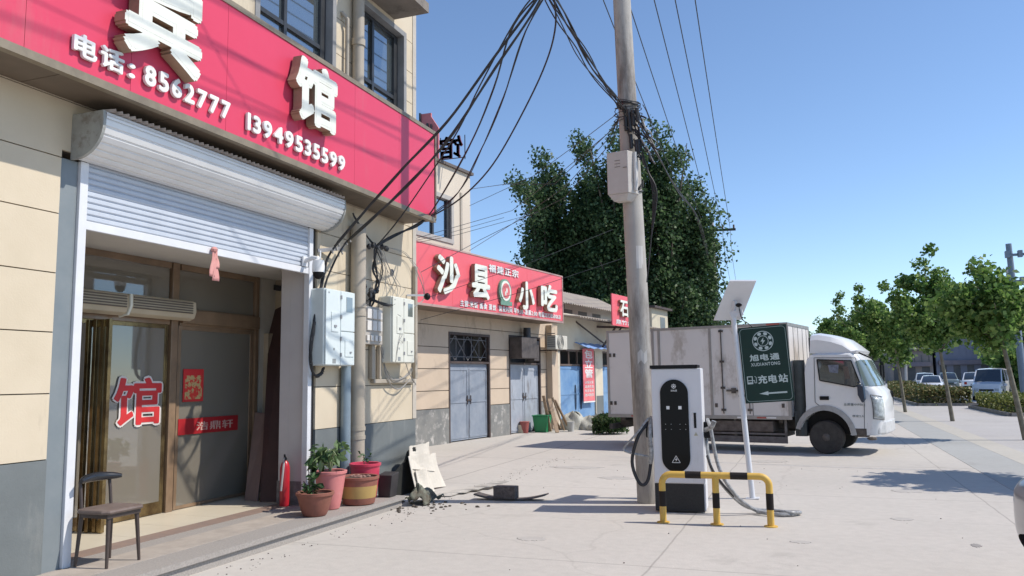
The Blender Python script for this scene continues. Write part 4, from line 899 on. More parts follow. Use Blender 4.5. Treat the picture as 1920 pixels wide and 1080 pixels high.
PL = [((1032, 810), (1019, 742), .10), ((1045, 812), (1030, 748), .12), ((1058, 808), (1036, 745), .08), ((1050, 806), (1024, 770), .10), ((1068, 806), (1040, 750), .09)]
for i, ((ua, va), (ub, vb), w_) in enumerate(PL):
    a = gp(ua, va); s, z = RF.px(ub, vb, .62 if i != 3 else .5); b = RF.w(.62, s, z)
    MB().beam(a+Vector((0, 0, .02)), b, w_, .035).build('leaning_plank', wood, label='timber plank leaning on the wall between the green bin and the blue gate', cat='plank', group='planks leaning by the blue gate')
p = gp(1092, 806)
def sack(cx, cy, rx, ry, h): return lambda u, v: (cx+rx*math.cos(6.283*u)*math.cos(1.57*v)*(1+.13*math.sin(u*25)), cy+ry*math.sin(6.283*u)*math.cos(1.57*v)*(1+.12*math.sin(u*19+v*7)), h*math.sin(1.57*v)*(1+.12*math.sin(u*17+v*9)))
sackm = M('pale woven sack', (.50, .49, .43), (.34, .33, .28), 5, .85, .3, 25)
for i, (dx, dy, rx, ry, h, lb) in enumerate(((-.35, .2, .45, .35, .55, 'pale woven sack slumped against the left blue gate'), (.2, .3, .5, .4, .42, 'bulging pale sack in front of the faded banner'), (.55, -.1, .35, .3, .25, 'low crumpled sack beside the bush'))):
    MB().sheet(sack(p.x+dx, p.y+dy, rx, ry, h), 30, 8).build('sack', sackm, smooth=True, label=lb, cat='sack')
p = gp(1040, 810); MB().lathe([(.10, 0), (.12, .3), (.125, .31)], (p.x+.45, p.y+.3, 0), 14).build('paint_bucket', M('grey white bucket', (.5, .5, .48), (.4, .4, .38), 4, .6), smooth=True, label='small greyish-white bucket below the planks', cat='bucket')
p = gp(1175, 800)
mb = MB()
for k in range(14): mb.ell((p.x+random.gauss(0, .16), p.y+random.gauss(0, .1), .12+abs(random.gauss(0, .15))), (.11, .07, .07), 8, 0, .35)
mb.build('crumpled_bag', M('bright crumpled plastic', (.66, .62, .56), (.5, .46, .4), 12, .6, .4, 30), label='crumpled whitish plastic bag at the tail of the lorry', cat='bag')
# ================================================================== concrete pole with its box
PBX, PBY = -2.2, 11.09
def pole_at(z): return Vector((PBX+.03-.022*z, PBY, z))
cpole = M('stained concrete pole', (.42, .395, .36), (.35, .33, .30), 1.6, .85, .12, 50, dirt=((.12, .10, .085), 1.3, .49, .75, (1.8, 1.8, .35)))
pl = thing('utility_pole', 'tall stained concrete utility pole behind the charging cabinet', 'utility pole', (PBX, PBY, 0))
mb = MB(); mb.tube([pole_at(z) for z in (-.2, 2, 4, 6, 8, 10, 11)], [.155, .148, .140, .132, .125, .118, .114], 28); mb.build('shaft', cpole, pl, smooth=True)
mb = MB(); p = pole_at(3.35); mb.add([(p.x+.142*math.sin(a)+.0, p.y-.145*math.cos(a), z) for z in (3.2, 3.52) for a in (.25, .5, .75, 1.0)], [(0, 1, 5, 4), (1, 2, 6, 5), (2, 3, 7, 6)]); mb.build('notice', M('white notice', (.55, .53, .5)), pl, thick=.004)
mb = MB(); p = pole_at(2.05); mb.add([(p.x+.15*math.sin(a), p.y-.152*math.cos(a), z+.03*math.sin(a*9)) for z in (1.9, 2.05) for a in (-.1, .2, .5, .8)], [(0, 1, 5, 4), (1, 2, 6, 5), (2, 3, 7, 6)]); mb.build('torn_paper', M('torn paper', (.5, .48, .45)), pl, thick=.004)
mb = MB()
for z in (4.32, 5.60, 4.85): p = pole_at(z); mb = MB(); mb.tube([(p.x+.15*math.cos(a), p.y+.15*math.sin(a), z+.02*math.sin(2*a)) for a in np.linspace(0, 6.283, 20)], .012, 5); mb.build('strap', darkmetal, pl)
bx = thing('junction_box', 'pale metal junction box strapped to the concrete pole', 'junction box', (-2.42, 10.8, 4.2)); z0, z1 = 4.24, 4.84
cx = pole_at(4.5).x-.065
mb = MB(); mb.hexa([(cx-.215, 10.78, z0), (cx+.09, 10.74, z0), (cx+.20, 10.94, z0-.0), (cx-.16, 10.97, z0)], [(cx-.215, 10.78, z1), (cx+.09, 10.74, z1), (cx+.20, 10.94, z1), (cx-.16, 10.97, z1)])
jm = M('pale grey box paint', (.50, .46, .42), (.44, .40, .36), 3, .5, dirt=((.25, .2, .16), 4, .6, .4)); mb.build('casing', jm, bx, bevel=.008)
mb = MB(); mb.hexa([(cx-.13, 10.80, z0-.1), (cx+.05, 10.80, z0-.1), (cx+.1, 10.92, z0-.1), (cx-.08, 10.93, z0-.1)], [(cx-.205, 10.79, z0-.003), (cx+.085, 10.755, z0-.003), (cx+.19, 10.93, z0-.003), (cx-.15, 10.96, z0-.003)]); mb.build('base', jm, bx)
mb = MB()
for z in (4.62, 4.665, 4.71): mb.beam((cx-.10, 10.762, z), (cx-.02, 10.752, z), .006, .008)
mb.beam((cx+.02, 10.745, 4.60), (cx+.075, 10.738, 4.60), .008, .012); mb.build('vent', M('vent slit', (.2, .18, .16)), bx)
MB().tube([(cx+.17, 10.85, 4.28), (cx+.175, 10.84, 4.5), (cx+.17, 10.86, 4.83)], .028, 10).build('conduit', M('white conduit', (.6, .58, .55)), bx, smooth=True)

# ================================================================== cables
def cable(mb, pts, r=.008, sag=0, n=6, m=0, wob=0):
    out = []
    for i in range(len(pts)-1):
        a, b = Vector(pts[i]), Vector(pts[i+1]); k = 8 if sag else 3
        for j in range(k+(i == len(pts)-2)):
            t = j/k; p = a.lerp(b, t); p = p-Vector((0, 0, sag*4*t*(1-t)))
            if wob and 0 < t: p = p+Vector((random.gauss(0, wob), random.gauss(0, wob), random.gauss(0, wob)))
            out.append(p)
    mb.tube(out, r, n, m)
def smoothp(pts, k=6):
    pts = [Vector(p) for p in pts]; o = []
    for i in range(len(pts)-1):
        p0 = pts[max(i-1, 0)]; p1 = pts[i]; p2 = pts[i+1]; p3 = pts[min(i+2, len(pts)-1)]
        for j in range(k):
            t = j/k; o.append(.5*((2*p1)+(-p0+p2)*t+(2*p0-5*p1+4*p2-p3)*t*t+(-p0+3*p1-3*p2+p3)*t**3))
    o.append(pts[-1]); return o
def strands(mb, pts, n, r, spread, m=0, twist=True):
    sp = smoothp(pts)
    for s in range(n):
        ph = random.uniform(0, 6.28); q = []; a = random.uniform(.3, 1)*spread
        for i, p in enumerate(sp): q.append(p+Vector((math.cos(ph+i*.5), math.sin(ph+i*.5), math.cos(ph+i*.37)))*a*(.25 if i in (0, len(sp)-1) else 1))
        mb.tube(q, r*random.uniform(.7, 1.2), 6, m)
J = PY(1022, -30, 9.0)                                # where the two swags meet, above the picture
def J_(dx=0, dz=0): return J+Vector((dx, random.uniform(-.1, .1), dz))
N1 = Vector((-5.90, PX(628, 462, -5.9).y, PX(628, 462, -5.9).z)); N1b = PX(650, 453, -5.9); N2 = PX(705, 462, -5.9); N3 = PX(800, 408, -5.55)
yl = lambda u, v, y: PY(u, v, y)
mb = MB(); P_ = pole_at(5.45)+Vector((-.02, -.14, 0))
strands(mb, [J, yl(1075, 62, 9.5), yl(1122, 140, 10.3), yl(1160, 190, 10.8), P_, P_+Vector((.05, .0, -.25))], 7, .010, .035)
strands(mb, [J_(-.05), yl(1058, 62, 9.5), yl(1095, 118, 10.2), yl(1140, 175, 10.7), P_+Vector((-.05, 0, .05))], 2, .010, .03)
mb.build('cable_bundle', rubber, smooth=True, label='thick tangle of black cables dropping from above to the concrete pole', cat='cables')
mb = MB(); strands(mb, [J, yl(1000, 8, 8.9), yl(925, 110, 8.9), yl(838, 228, 8.9), yl(760, 312, 8.95), yl(690, 388, 9.0), N1], 2, .016, .012)
strands(mb, [J, yl(1005, 15, 8.9), yl(930, 125, 8.9), yl(850, 250, 8.9), yl(775, 335, 8.95), yl(705, 405, 9.0), N1b], 2, .016, .012)
mb.build('cable_bundle', rubber, smooth=True, label='pair of heavy black cables slanting down to the bracket by the dome camera', cat='cables')
mb = MB()
strands(mb, [J_(), yl(965, 45, 9.3), yl(925, 165, 9.9), yl(870, 295, 10.8), N3, yl(745, 437, 10.6), N2], 2, .010, .012)
strands(mb, [J_(.04), yl(985, 60, 9.3), yl(945, 180, 9.9), yl(900, 285, 10.8), yl(860, 360, 11.2), N3, N2], 2, .009, .012)
strands(mb, [J_(.08), yl(1042, 45, 9.3), yl(1018, 132, 9.9), yl(965, 240, 10.6), yl(915, 320, 11.0), yl(860, 375, 11.3), N3+Vector((0, 0, -.02)), N2], 1, .011, .005)
strands(mb, [J_(), yl(975, 25, 9.2), yl(900, 160, 9.6), yl(850, 260, 10), yl(760, 395, 10.1), N2], 1, .010, .005)
mb.build('cable_bundle', rubber, smooth=True, label='loose fan of black cables running to the hotel corner under the fascia sign', cat='cables')
mb = MB(); strands(mb, [J, J+Vector((.6, -2.5, 3.0)), J+Vector((1.2, -7, 8))], 2, .006, .01); mb.build('cable_bundle', rubber, smooth=True, label='cables carrying on overhead above the picture', cat='cables')
for dz in (0, -.42):
    mb = MB(); a_ = Vector((-2.62, 11.05, 8.75+dz)); b_2 = Vector((-3.5, -9, 7.55+dz)); strands(mb, [a_, a_.lerp(b_2, .5)+Vector((0, 0, -.12)), b_2], 2, .007, .012); mb.build('messenger_cable', rubber, smooth=True, label='thick cable strung along the street high above the fascia sign', cat='cables', group='high cables along the street')
# splice clutter at pole
mb = MB()
for k in range(24):
    z = random.uniform(4.85, 5.65); p = pole_at(z)+Vector((random.uniform(-.06, .26)+.14*(5.5-z), -.16+random.uniform(-.07, .05), 0)); l = random.uniform(.12, .45)
    q = [p+Vector((random.gauss(0, .018)+.04*j, random.gauss(0, .015), -l*j/4)) for j in range(5)]; mb.tube(smoothp(q, 3), random.choice((.006, .009, .013)), 5, 1 if k % 7 == 3 else 0)
for k in range(9):
    p = pole_at(random.uniform(4.95, 5.5))+Vector((random.uniform(-.03, .2), -.18, 0)); mb.tube([p, p+Vector((.01, 0, -.2))], .028, 8, 0)
for k in range(8):
    z = random.uniform(5.3, 5.7); p = pole_at(z); r = .16+random.uniform(0, .05); mb.tube([(p.x+r*math.cos(a), p.y+r*math.sin(a), z+.05*math.sin(a+k)) for a in np.linspace(0, 6.283, 14)], .006, 5)
for k in range(5): p = pole_at(4.33); mb.tube(smoothp([p+Vector((-.2, -.2, .02*k)), p+Vector((-.02, -.2, -.06-.02*k)), p+Vector((.18, -.15, .02*k)), p+Vector((.16, -.1, .12))], 5), .005, 5)
q0 = pole_at(5.2)+Vector((.12, -.15, 0))
for k in range(4): mb.tube(smoothp([q0+Vector((.02*k, 0, 0)), q0+Vector((.12, -.02, -.45-.03*k)), q0+Vector((.22+.02*k, -.02, -.95)), pole_at(3.6)+Vector((.25, -.1, .0)), pole_at(3.0)+Vector((.16, -.12, 0))], 5), .008, 5)
mb.build('cable_splices', [rubber, greycable], smooth=True, label='dense knot of cable splices strapped to the pole above the junction box', cat='cables')
# drooping bunch to the right of the pole, going back to the far pole
mb = MB()
for k in range(4):
    e1, e2, e3 = [random.uniform(0, 16) for _ in range(3)]; strands(mb, [pole_at(5.3)+Vector((.14, 0, .02*k)), yl(1218+e1*.8, 255+e1*2, 12.5), yl(1256+e2, 335+e2*1.6, 17), yl(1300+e3, 405+e3, 25), Vector((-5.0, 44.8, 8.2-.15*k))], 1, .007, .02)
mb.build('cable_bundle', rubber, smooth=True, label='sagging bunch of thin cables passing in front of the big tree right of the pole', cat='cables')
mb = MB(); c0 = pole_at(5.42)+Vector((-.12, -.05, 0))
for (pts) in ([(1156, 214, 11.2), (1085, 268, 13.5), (1000, 330, 16.5), (880, 386, 19)], [(1140, 250, 11.4), (1050, 325, 14.5), (960, 395, 17.5), (700, 470, 12)],
              [(1145, 255, 11.3), (1060, 350, 14), (960, 420, 16.5), (880, 470, 18.7)], [(1150, 262, 11.3), (1060, 370, 14), (900, 450, 16), (790, 510, 12)], [(1150, 240, 11.3), (1040, 345, 13), (950, 345, 14), (880, 355, 19)]):
    cable(mb, [c0]+[yl(*p) for p in pts], .006, 0, 5)
for (a, b) in (((788, 600), (1180, 480)), ((795, 560), (1150, 430)), ((700, 465), (945, 408)), ((706, 470), (1010, 398))): cable(mb, [PY(*a, 12.2), PY((a[0]+b[0])/2, (a[1]+b[1])/2+6, 13), PY(*b, 15)], .0045, 0, 5)
mb.build('thin_cables', rubber, smooth=True, label='thin black service wires crossing in front of the restaurant sign', cat='cables')
# high power lines, seen receding to the far pole
for (x17, sl_) in ((-3.80, .068), (-3.30, .068), (-2.76, .070), (-2.33, .0677), (-1.92, .067)):
    pts = [Vector((x17-sl_*(y-16.7), y, 9.8+.35*((y-20)/28)**2-.12)) for y in (-14, -6, 2, 8, 14, 20, 26, 32, 38, 45)]
    pts += [Vector((x17-sl_*28.3-sl_*(y-45)-.1, y, 9.9-2.2*math.sin(math.pi*(y-45)/60)*.35)) for y in (55, 75, 95)]
    MB().tube(pts, .013, 5).build('power_line', rubber, label='single overhead power line running to the far T-shaped pole', cat='power line', group='overhead power lines')
fp = thing('distant_utility_pole', 'distant thin concrete pole with a crossarm beside the big tree', 'utility pole', (-4.75, 45, 0)); cp2 = M('pale concrete', (.42, .40, .38))
MB().tube([(-4.72, 45, 0), (-4.8, 45, 10.2)], [.2, .13], 12).build('shaft', cp2, fp, smooth=True)
MB().beam((-6.0, 44.9, 9.75), (-3.5, 44.9, 9.68), .12).build('crossarm', darkmetal, fp)
mb = MB()
for x in (-5.9, -5.3, -4.2, -3.6): mb.tube([(x, 44.9, 9.75), (x, 44.9, 9.95)], .05, 8)
mb.build('insulator', M('brown insulator', (.15, .1, .08)), fp)
MB().tube([(-4.6, 44.8, 6.8), (-5.6, 43.6, 4.0)], .04, 6).build('brace', cp2, fp)

# ---- cables down the hotel wall
mb = MB(); wx = -5.97
def wp(u, v, x=wx): return PX(u, v, x)
strands(mb, [N1, wp(612, 490), wp(601, 545), wp(590, 600), wp(583, 650), wp(584, 690), wp(592, 705), wp(603, 700), wp(606, 690)], 7, .008, .022)
strands(mb, [N1b, wp(632, 480, -5.9), wp(612, 530), wp(600, 570), wp(590, 615)], 3, .012, .018)
mb.build('wall_cables', rubber, smooth=True, label='black cable bundle looping down beside the large grey meter cabinet', cat='cables')
mb = MB()
for (u, v) in ((622, 468), (630, 462), (640, 470), (648, 452), (655, 447), (634, 455)): p = wp(u, v, -5.9); mb.tube([p, p+Vector((.01, .02, -.05))], .013, 7)
mb.build('cable_clamps', M('grey clamp', (.2, .19, .18), (.4, .38, .35), 20), label='cluster of metal cable clamps at the heavy cables end', cat='clamps')
mb = MB()
strands(mb, [N2, wp(702, 500), wp(708, 530), wp(700, 560), wp(692, 582)], 6, .010, .03)
strands(mb, [N2, wp(716, 490), wp(712, 530), wp(700, 555), wp(680, 575)], 3, .009, .02)
strands(mb, [N2+Vector((0, 0, -.02)), wp(685, 440), wp(662, 400)], 2, .012, .01)
strands(mb, [wp(692, 560), wp(712, 568, -5.85), wp(732, 572, -5.83), wp(745, 566, -5.83)], 4, .011, .02)
for (u, v) in ((683, 537), (700, 548), (694, 553), (706, 545), (696, 545), (715, 463), (700, 460), (692, 462), (724, 466)): p = wp(u, v, -5.9); mb.ell((p.x, p.y, p.z), (.035, .045, .045), 8, 0, .3)
mb.build('wall_cables', rubber, smooth=True, label='knotted black cables hanging above the two right-hand meter cabinets', cat='cables')
mb = MB(); strands(mb, [N3+Vector((-.1, -.05, 0)), N3+Vector((0, .1, .02)), N3+Vector((.05, .22, .0))], 6, .012, .03); mb.build('cable_splices', rubber, smooth=True, label='small knot of cables under the far end of the fascia sign', cat='cables')
mb = MB()
for k in range(8): strands(mb, [N2+Vector((0, .02*k, 0)), wp(716+4*k, 505+3*k), wp(722+5*k, 545), wp(712+4*k, 575)], 1, .004, .03)
for k in range(3): strands(mb, [N2, wp(760, 475), wp(785, 505+8*k), wp(795, 560), wp(775, 575)], 1, .004, .02)
strands(mb, [wp(715, 650), wp(722, 690), wp(740, 712), wp(765, 702), wp(772, 690)], 3, .006, .02)
strands(mb, [wp(720, 690), wp(732, 722), wp(750, 728), wp(768, 710)], 2, .006, .015); strands(mb, [wp(760, 680, -5.9), wp(768, 700), wp(780, 722)], 1, .007, .005)
for k in range(3): strands(mb, [wp(735, 585-3*k, -5.82), wp(755, 600+20*k, -5.80), wp(748, 640, -5.79), wp(742, 678, -5.8)], 1, .003, .01)
mb.build('loose_wires', greycable, smooth=True, label='loose grey wires looping round the cream meter cabinet', cat='wires')

# ================================================================== charging cabinet
A5 = R(4)
ch_ = thing('charging_cabinet', 'white electric car charging cabinet with tall black rounded front panel', 'charger', (-1.63, 10.36, 0), A5)
CW = M('white powder coat', (.66, .66, .68), (.62, .62, .64), 3, .4, 0, spec=.5, dirt=((.42, .40, .37), 2.2, .60, .4, (1, 1, .4)))
hx, fy, by = .315, -.05, .50
b_ = dict(world=False)
mb = MB(); mb.box(-hx, hx, 0, by, .36, 1.80); mb.box(-hx, hx, .02, by, .02, .36); mb.build('body', CW, ch_, bevel=.012, **b_)
MB().box(-hx-.01, hx-.04, -.02, by+.01, 1.802, 1.845).build('top_cap', black, ch_, bevel=.006, **b_)
MB().box(-hx+.005, hx-.02, .004, .018, .02, .355).build('base_grille', M('black mesh', (.012, .012, .013), (.03, .03, .03), 120, .7), ch_, **b_)
mb = MB(); r_ = .175; n = 20; cxp = -.03
poly = [(cxp+r_*math.cos(math.pi*i/n), -.018, 1.66-r_+r_*math.sin(math.pi*i/n)) for i in range(n+1)]+[(cxp-r_*math.cos(math.pi*i/n), -.018, .50+r_-r_*math.sin(math.pi*i/n)) for i in range(n+1)]
mb.prism(poly, (0, .017, 0)); fp_ = mb.build('front_panel', M('glossy black panel', (.004, .004, .005), None, 5, .3, spec=.2), ch_, **b_)
mb = MB(); fc = lambda a, b, h: (a, -.019-h, b)
mb.box(cxp-.10, cxp-.06, -.021, -.0185, 1.285, 1.325); mb.box(cxp+.05, cxp+.09, -.021, -.0185, 1.285, 1.325)
mb.build('label_sticker', whitepure, fp_, **b_); mb = MB()
for dx in (-.12, -.05, .06, .13):
    for dz in (0, .065): mb.box(cxp+dx, cxp+dx+.006, -.021, -.0185, 1.03+dz, 1.036+dz)
mb.build('indicator_lights', whitepure, fp_, **b_); mb = MB()
ring = lambda R0, R1, cz, k=8: [mb.box(cxp+R0*math.cos(a)-.006, cxp+R0*math.cos(a)+.006, -.021, -.0185, cz+R0*math.sin(a)-.006, cz+R0*math.sin(a)+.006) for a in np.linspace(0, 6.283, k+1)[:-1]]
ring(.024, .03, 1.575); mb.box(cxp-.011, cxp+.011, -.021, -.0185, 1.565, 1.585)
line(mb, '旭电通', fc, cxp-.038, cxp+.04, 1.508, 1.532, .001, .01)
mb.build('logo', whitepure, fp_, **b_); mb = MB()
tr = [(cxp-.05, .62), (cxp+.05, .62), (cxp, .705)]
for i in range(3): p, q = tr[i], tr[(i+1) % 3]; mb.beam((p[0], -.02, p[1]), (q[0], -.02, q[1]), .003, .006)
mb.prism([(cxp+.008, -.0205, .685), (cxp-.016, -.0205, .655), (cxp, -.0205, .655), (cxp-.008, -.0205, .632), (cxp+.018, -.0205, .662), (cxp+.002, -.0205, .662)], (0, .002, 0))
mb.build('hazard_mark', whitepure, fp_, **b_)
MB().box(.205, .235, -.006, .0, 1.05, 1.24).build('door_handle', black, ch_, **b_)
mb = MB(); mb.prism([(.20, -.003, .955), (.25, -.003, .955), (.225, -.003, 1.0)], (0, .002, 0)); mb.build('warning_label', M('dull yellow label', (.45, .42, .3)), ch_, **b_)
# sheathed cables and holsters
wr = M('plastic wrapped cable', (.42, .42, .41), (.16, .16, .16), 25, .3, .2, 40)
mb = MB(); mb.box(-hx-.10, -hx-.003, .10, .26, .92, 1.12); mb.box(hx+.003, hx+.10, .10, .26, .92, 1.12); mb.build('holster', black, ch_, bevel=.01, **b_)
mb = MB()
mb.tube(smoothp([(-hx-.04, .2, 1.12), (-hx-.06, .05, 1.16), (-hx-.20, -.05, .98), (-hx-.36, -.06, .80), (-hx-.30, -.05, .74), (-hx-.05, .05, .68)], 6), .014, 8, 0)
mb.tube(smoothp([(-hx-.05, .1, 1.12), (-hx-.18, -.02, .95), (-hx-.27, -.03, .62), (-hx-.18, -.02, .35), (-hx-.08, .02, .40), (-hx-.03, .1, .75)], 6), .022, 8, 1)
mb.tube(smoothp([(-hx-.02, .12, 1.18), (-hx-.04, .02, 1.0), (-hx-.03, .02, .72), (-hx-.05, .05, .6)], 5), .03, 8, 0)
mb.build('charging_cable', [wr, rubber], ch_, smooth=True, **b_, label='looped cable and plastic-wrapped plug on the left side of the cabinet')
mb = MB(); g_ = [(hx+.05, .15, 1.15), (hx+.09, .02, 1.05), (hx+.12, -.01, .85), (hx+.16, -.02, .62), (hx+.24, -.05, .42)]
mb.tube(smoothp([(hx+.01, .1, 1.02), (hx+.10, -.02, 1.06), (hx+.14, -.04, 1.14)], 4), .03, 8, 0)
mb.tube(smoothp(g_+[(hx+.40, -.05, .20), (hx+.62, .08, .04), (hx+.9, .18, .025), (hx+1.05, .05, .025), (hx+.85, -.06, .03), (hx+.6, .02, .04)], 6), .024, 8, 0)
mb.tube(smoothp([(hx+.02, .2, .95), (hx+.06, .1, .6), (hx+.18, .05, .38), (hx+.45, .1, .1), (hx+.75, .2, .03), (hx+1.1, .15, .03), (hx+1.0, -.02, .05), (hx+.8, .04, .06)], 6), .021, 8, 0)
mb.tube(smoothp([(hx+.03, .1, .7), (hx+.10, .02, .52), (hx+.22, .0, .35), (hx+.34, .02, .22)], 5), .016, 8, 1)
mb.build('charging_cable', [wr, rubber], ch_, smooth=True, **b_, label='plastic-wrapped cable running from the right side down into a coil on the ground')

# ---- yellow and black guard rail
gd = thing('guard_rail', 'yellow and black steel hoop guard with three legs in front of the charging cabinet', 'guard rail', (-1.12, 9.64, 0))
ylw = M('worn yellow paint', (.66, .42, .08), (.58, .36, .07), 4, .55, dirt=((.30, .22, .13), 7, .58, .6)); blk = M('black paint', (.014, .011, .010), (.028, .022, .02), 5, .6, spec=.2)
xl, xr, xm, gy, gz, gr = -1.72, -.52, -1.11, 9.66, .555, .039
path = [(xl, gy-.03, 0), (xl, gy-.03, gz-.10)]+[(xl+.10-.10*math.cos(a), gy-.03+.004*i, gz-.10+.10*math.sin(a)) for i, a in enumerate(np.linspace(.2, 1.57, 6))]
pr_ = [(xr, gy+.03, 0), (xr, gy+.03, gz-.10)]+[(xr-.10+.10*math.cos(a), gy+.03-.002*i, gz-.10+.10*math.sin(a)) for i, a in enumerate(np.linspace(.2, 1.57, 6))]
full = [Vector(p) for p in path]+[Vector(p) for p in pr_[::-1]]
MB().tube(full, gr, 18).build('hoop', ylw, gd, smooth=True)
MB().tube([(xm, gy, 0), (xm, gy, gz-.01)], gr, 18).build('middle_leg', ylw, gd, smooth=True)
for k, (p, q) in enumerate((((xl, gy-.03, .19), (xl, gy-.03, .365)), ((xm, gy, .19), (xm, gy, .36)), ((xr, gy+.03, .19), (xr, gy+.03, .37)), ((xl+.27, gy-.005, gz), (xl+.45, gy, gz)), ((xm+.17, gy+.005, gz), (xm+.36, gy+.01, gz)))):
    MB().tube([p, q], gr+.0025, 18).build('black_stripe', blk, gd, smooth=True)
for x, y in ((xl, gy-.03), (xm, gy), (xr, gy+.03)): MB().lathe([(.075, 0), (.075, .012)], (x, y, 0), 16).build('foot_plate', ylw, gd)

# ---- green direction sign with solar lamp, leaning slightly
LR = R(3.4)
bs = thing('direction_sign', 'dark green charging station sign with solar panel on a leaning white pole', 'sign', (-.86, 11.8, 0))
BASE = Vector((-.86, 11.8, 0))
def T(x, y, z): # tilt about Y through the base
    return BASE+Vector((x*math.cos(LR)-z*math.sin(LR), y, x*math.sin(LR)+z*math.cos(LR)))
def tb(mb, x0, x1, y0, y1, z0, z1, m=0):
    c = [T(x, y, z) for z in (z0, z1) for y in (y0, y1) for x in (x0, x1)]
    return mb.add(c, [(0, 2, 3, 1), (4, 5, 7, 6), (0, 1, 5, 4), (2, 6, 7, 3), (0, 4, 6, 2), (1, 3, 7, 5)], m)
mb = MB(); mb.tube([T(0, 0, -.02), T(0, 0, 2.55)], .038, 16); tb(mb, -.09, .09, -.09, .09, 0, .012); mb.build('pole', whitesteel, bs, smooth=True)
grn = M('dark green sign sheet', (.006, .030, .022), (.005, .025, .018), 3, .45, spec=.3); sw = M('reflective white', (.50, .58, .56), None, 5, .5)
bx0, bx1, bz0, bz1 = .045, .70, 1.305, 2.37
fb_ = tb(MB(), bx0, bx1, -.012, .012, bz0, bz1).build('board', grn, bs, bevel=.003)
ft = lambda a, b, h: T(a, -.0135-h, b)
mb = MB(); e = .022; rr_ = .05
cor = []
for cx_, cz_, a0 in ((bx1-e-rr_, bz1-e-rr_, 0), (bx0+e+rr_, bz1-e-rr_, 90), (bx0+e+rr_, bz0+e+rr_, 180), (bx1-e-rr_, bz0+e+rr_, 270)):
    for i in range(6): a = R(a0+18*i); cor.append((cx_+rr_*math.cos(a), cz_+rr_*math.sin(a)))
for (a, b), (c, d) in zip(cor, cor[1:]+cor[:1]): mb.beam(T(a, -.0135, b), T(c, -.0135, d), .007, .002, upv=(0, 1, 0))
mb.build('border_line', M('dull border paint', (.25, .32, .30)), fb_)
mb = MB(); lc, lz = (bx0+bx1)/2-.005, 2.16
def ringm(R0, w_):
    P = [(lc+R0*math.cos(a), lz+R0*math.sin(a)) for a in np.linspace(0, 6.283, 33)]
    for (a, b), (c, d) in zip(P[:-1], P[1:]): mb.beam(T(a, -.0138, b), T(c, -.0138, d), w_, .002, upv=(0, 1, 0))
ringm(.137, .010); ringm(.072, .008)
for k in range(8):
    a = R(22.5+45*k); c_, s_ = math.cos(a), math.sin(a); P = []
    for u, v in ((.082, 0), (.092, .022), (.108, .028), (.124, .018), (.127, 0), (.124, -.018), (.108, -.028), (.092, -.022)): P.append(T(lc+u*c_-v*s_, -.0142, lz+u*s_+v*c_))
    mb.prism(P, (0, .001, 0))
mb.prism([T(lc+x, -.0142, lz+z) for x, z in ((.012, .05), (-.032, -.006), (-.006, -.006), (-.018, -.052), (.032, .008), (.004, .008))], (0, .001, 0))
mb.build('logo', sw, fb_)
mk, done = each_letter('letter', [sw, sw], fb_)
line(None, '旭电通', ft, bx0+.12, bx0+.52, 1.885, 1.98, .002, .03, each=mk); done()
mb = MB(); line(mb, 'XUDIANTONG', ft, bx0+.13, bx0+.52, 1.815, 1.86, .002, .02); mb.build('latin_name', sw, fb_)
mk, done = each_letter('letter', [sw, sw], fb_)
line(None, '充电站', ft, bx0+.20, bx1-.055, 1.565, 1.685, .002, .03, each=mk); done()
mb = MB(); ix = bx0+.055
for q in ((0, .012, 0, .11), (.065, .077, 0, .11), (0.012, .065, .098, .11), (.012, .065, .0, .025), (.012, .065, .045, .056)): tb(mb, ix+q[0], ix+q[1], -.0155, -.0135, 1.57+q[2], 1.57+q[3])
for p, q in (((.08, .05), (.10, .05)), ((.10, .05), (.10, .015)), ((.10, .015), (.125, .015)), ((.125, .015), (.125, .09)), ((.125, .09), (.105, .105))): mb.beam(T(ix+p[0], -.0145, 1.57+p[1]), T(ix+q[0], -.0145, 1.57+q[1]), .008, .002, upv=(0, 1, 0))
mb.build('charging_icon', sw, fb_)
mb = MB(); P = [(.20, 1.43), (.32, 1.458), (.32, 1.440), (.57, 1.443), (.57, 1.420), (.32, 1.420), (.32, 1.402)]; mb.prism([T(bx0+x, -.0155, z) for x, z in P], (0, .002, 0)); mb.build('arrow', sw, fb_)
mb = MB()
for z in (1.40, 2.30): tb(MB(), -.045, .6, .0125, .03, z, z+.035).build('clamp', greymetal, bs)
SPc = [PY(1368, 527, 11.55), PY(1418, 527, 11.55), PY(1389, 600, 12.0), PY(1338, 601, 12.0)]
nn = (SPc[1]-SPc[0]).cross(SPc[3]-SPc[0]).normalized(); nn = nn if nn.z > 0 else -nn
mb = MB(); mb.hexa([SPc[3], SPc[2], SPc[1], SPc[0]], [p+nn*.03 for p in (SPc[3], SPc[2], SPc[1], SPc[0])]); sp = mb.build('solar_panel', M('white panel back', (.66, .68, .72), (.6, .62, .66), 3, .4), bs)
mb = MB(); mb.hexa([SPc[3].lerp(SPc[1], .04)+nn*.0305, SPc[2].lerp(SPc[0], .04)+nn*.0305, SPc[1].lerp(SPc[3], .04)+nn*.0305, SPc[0].lerp(SPc[2], .04)+nn*.0305], [p+nn*.033 for p in (SPc[3].lerp(SPc[1], .04), SPc[2].lerp(SPc[0], .04), SPc[1].lerp(SPc[3], .04), SPc[0].lerp(SPc[2], .04))]); mb.build('solar_cells', M('dark blue cells', (.01, .015, .05), None, 20, .15), sp)
c = PY(1385, 572, 11.72); MB().ell((c.x, c.y, c.z), (.045, .045, .03), 12).build('lamp', black, bs, smooth=True)
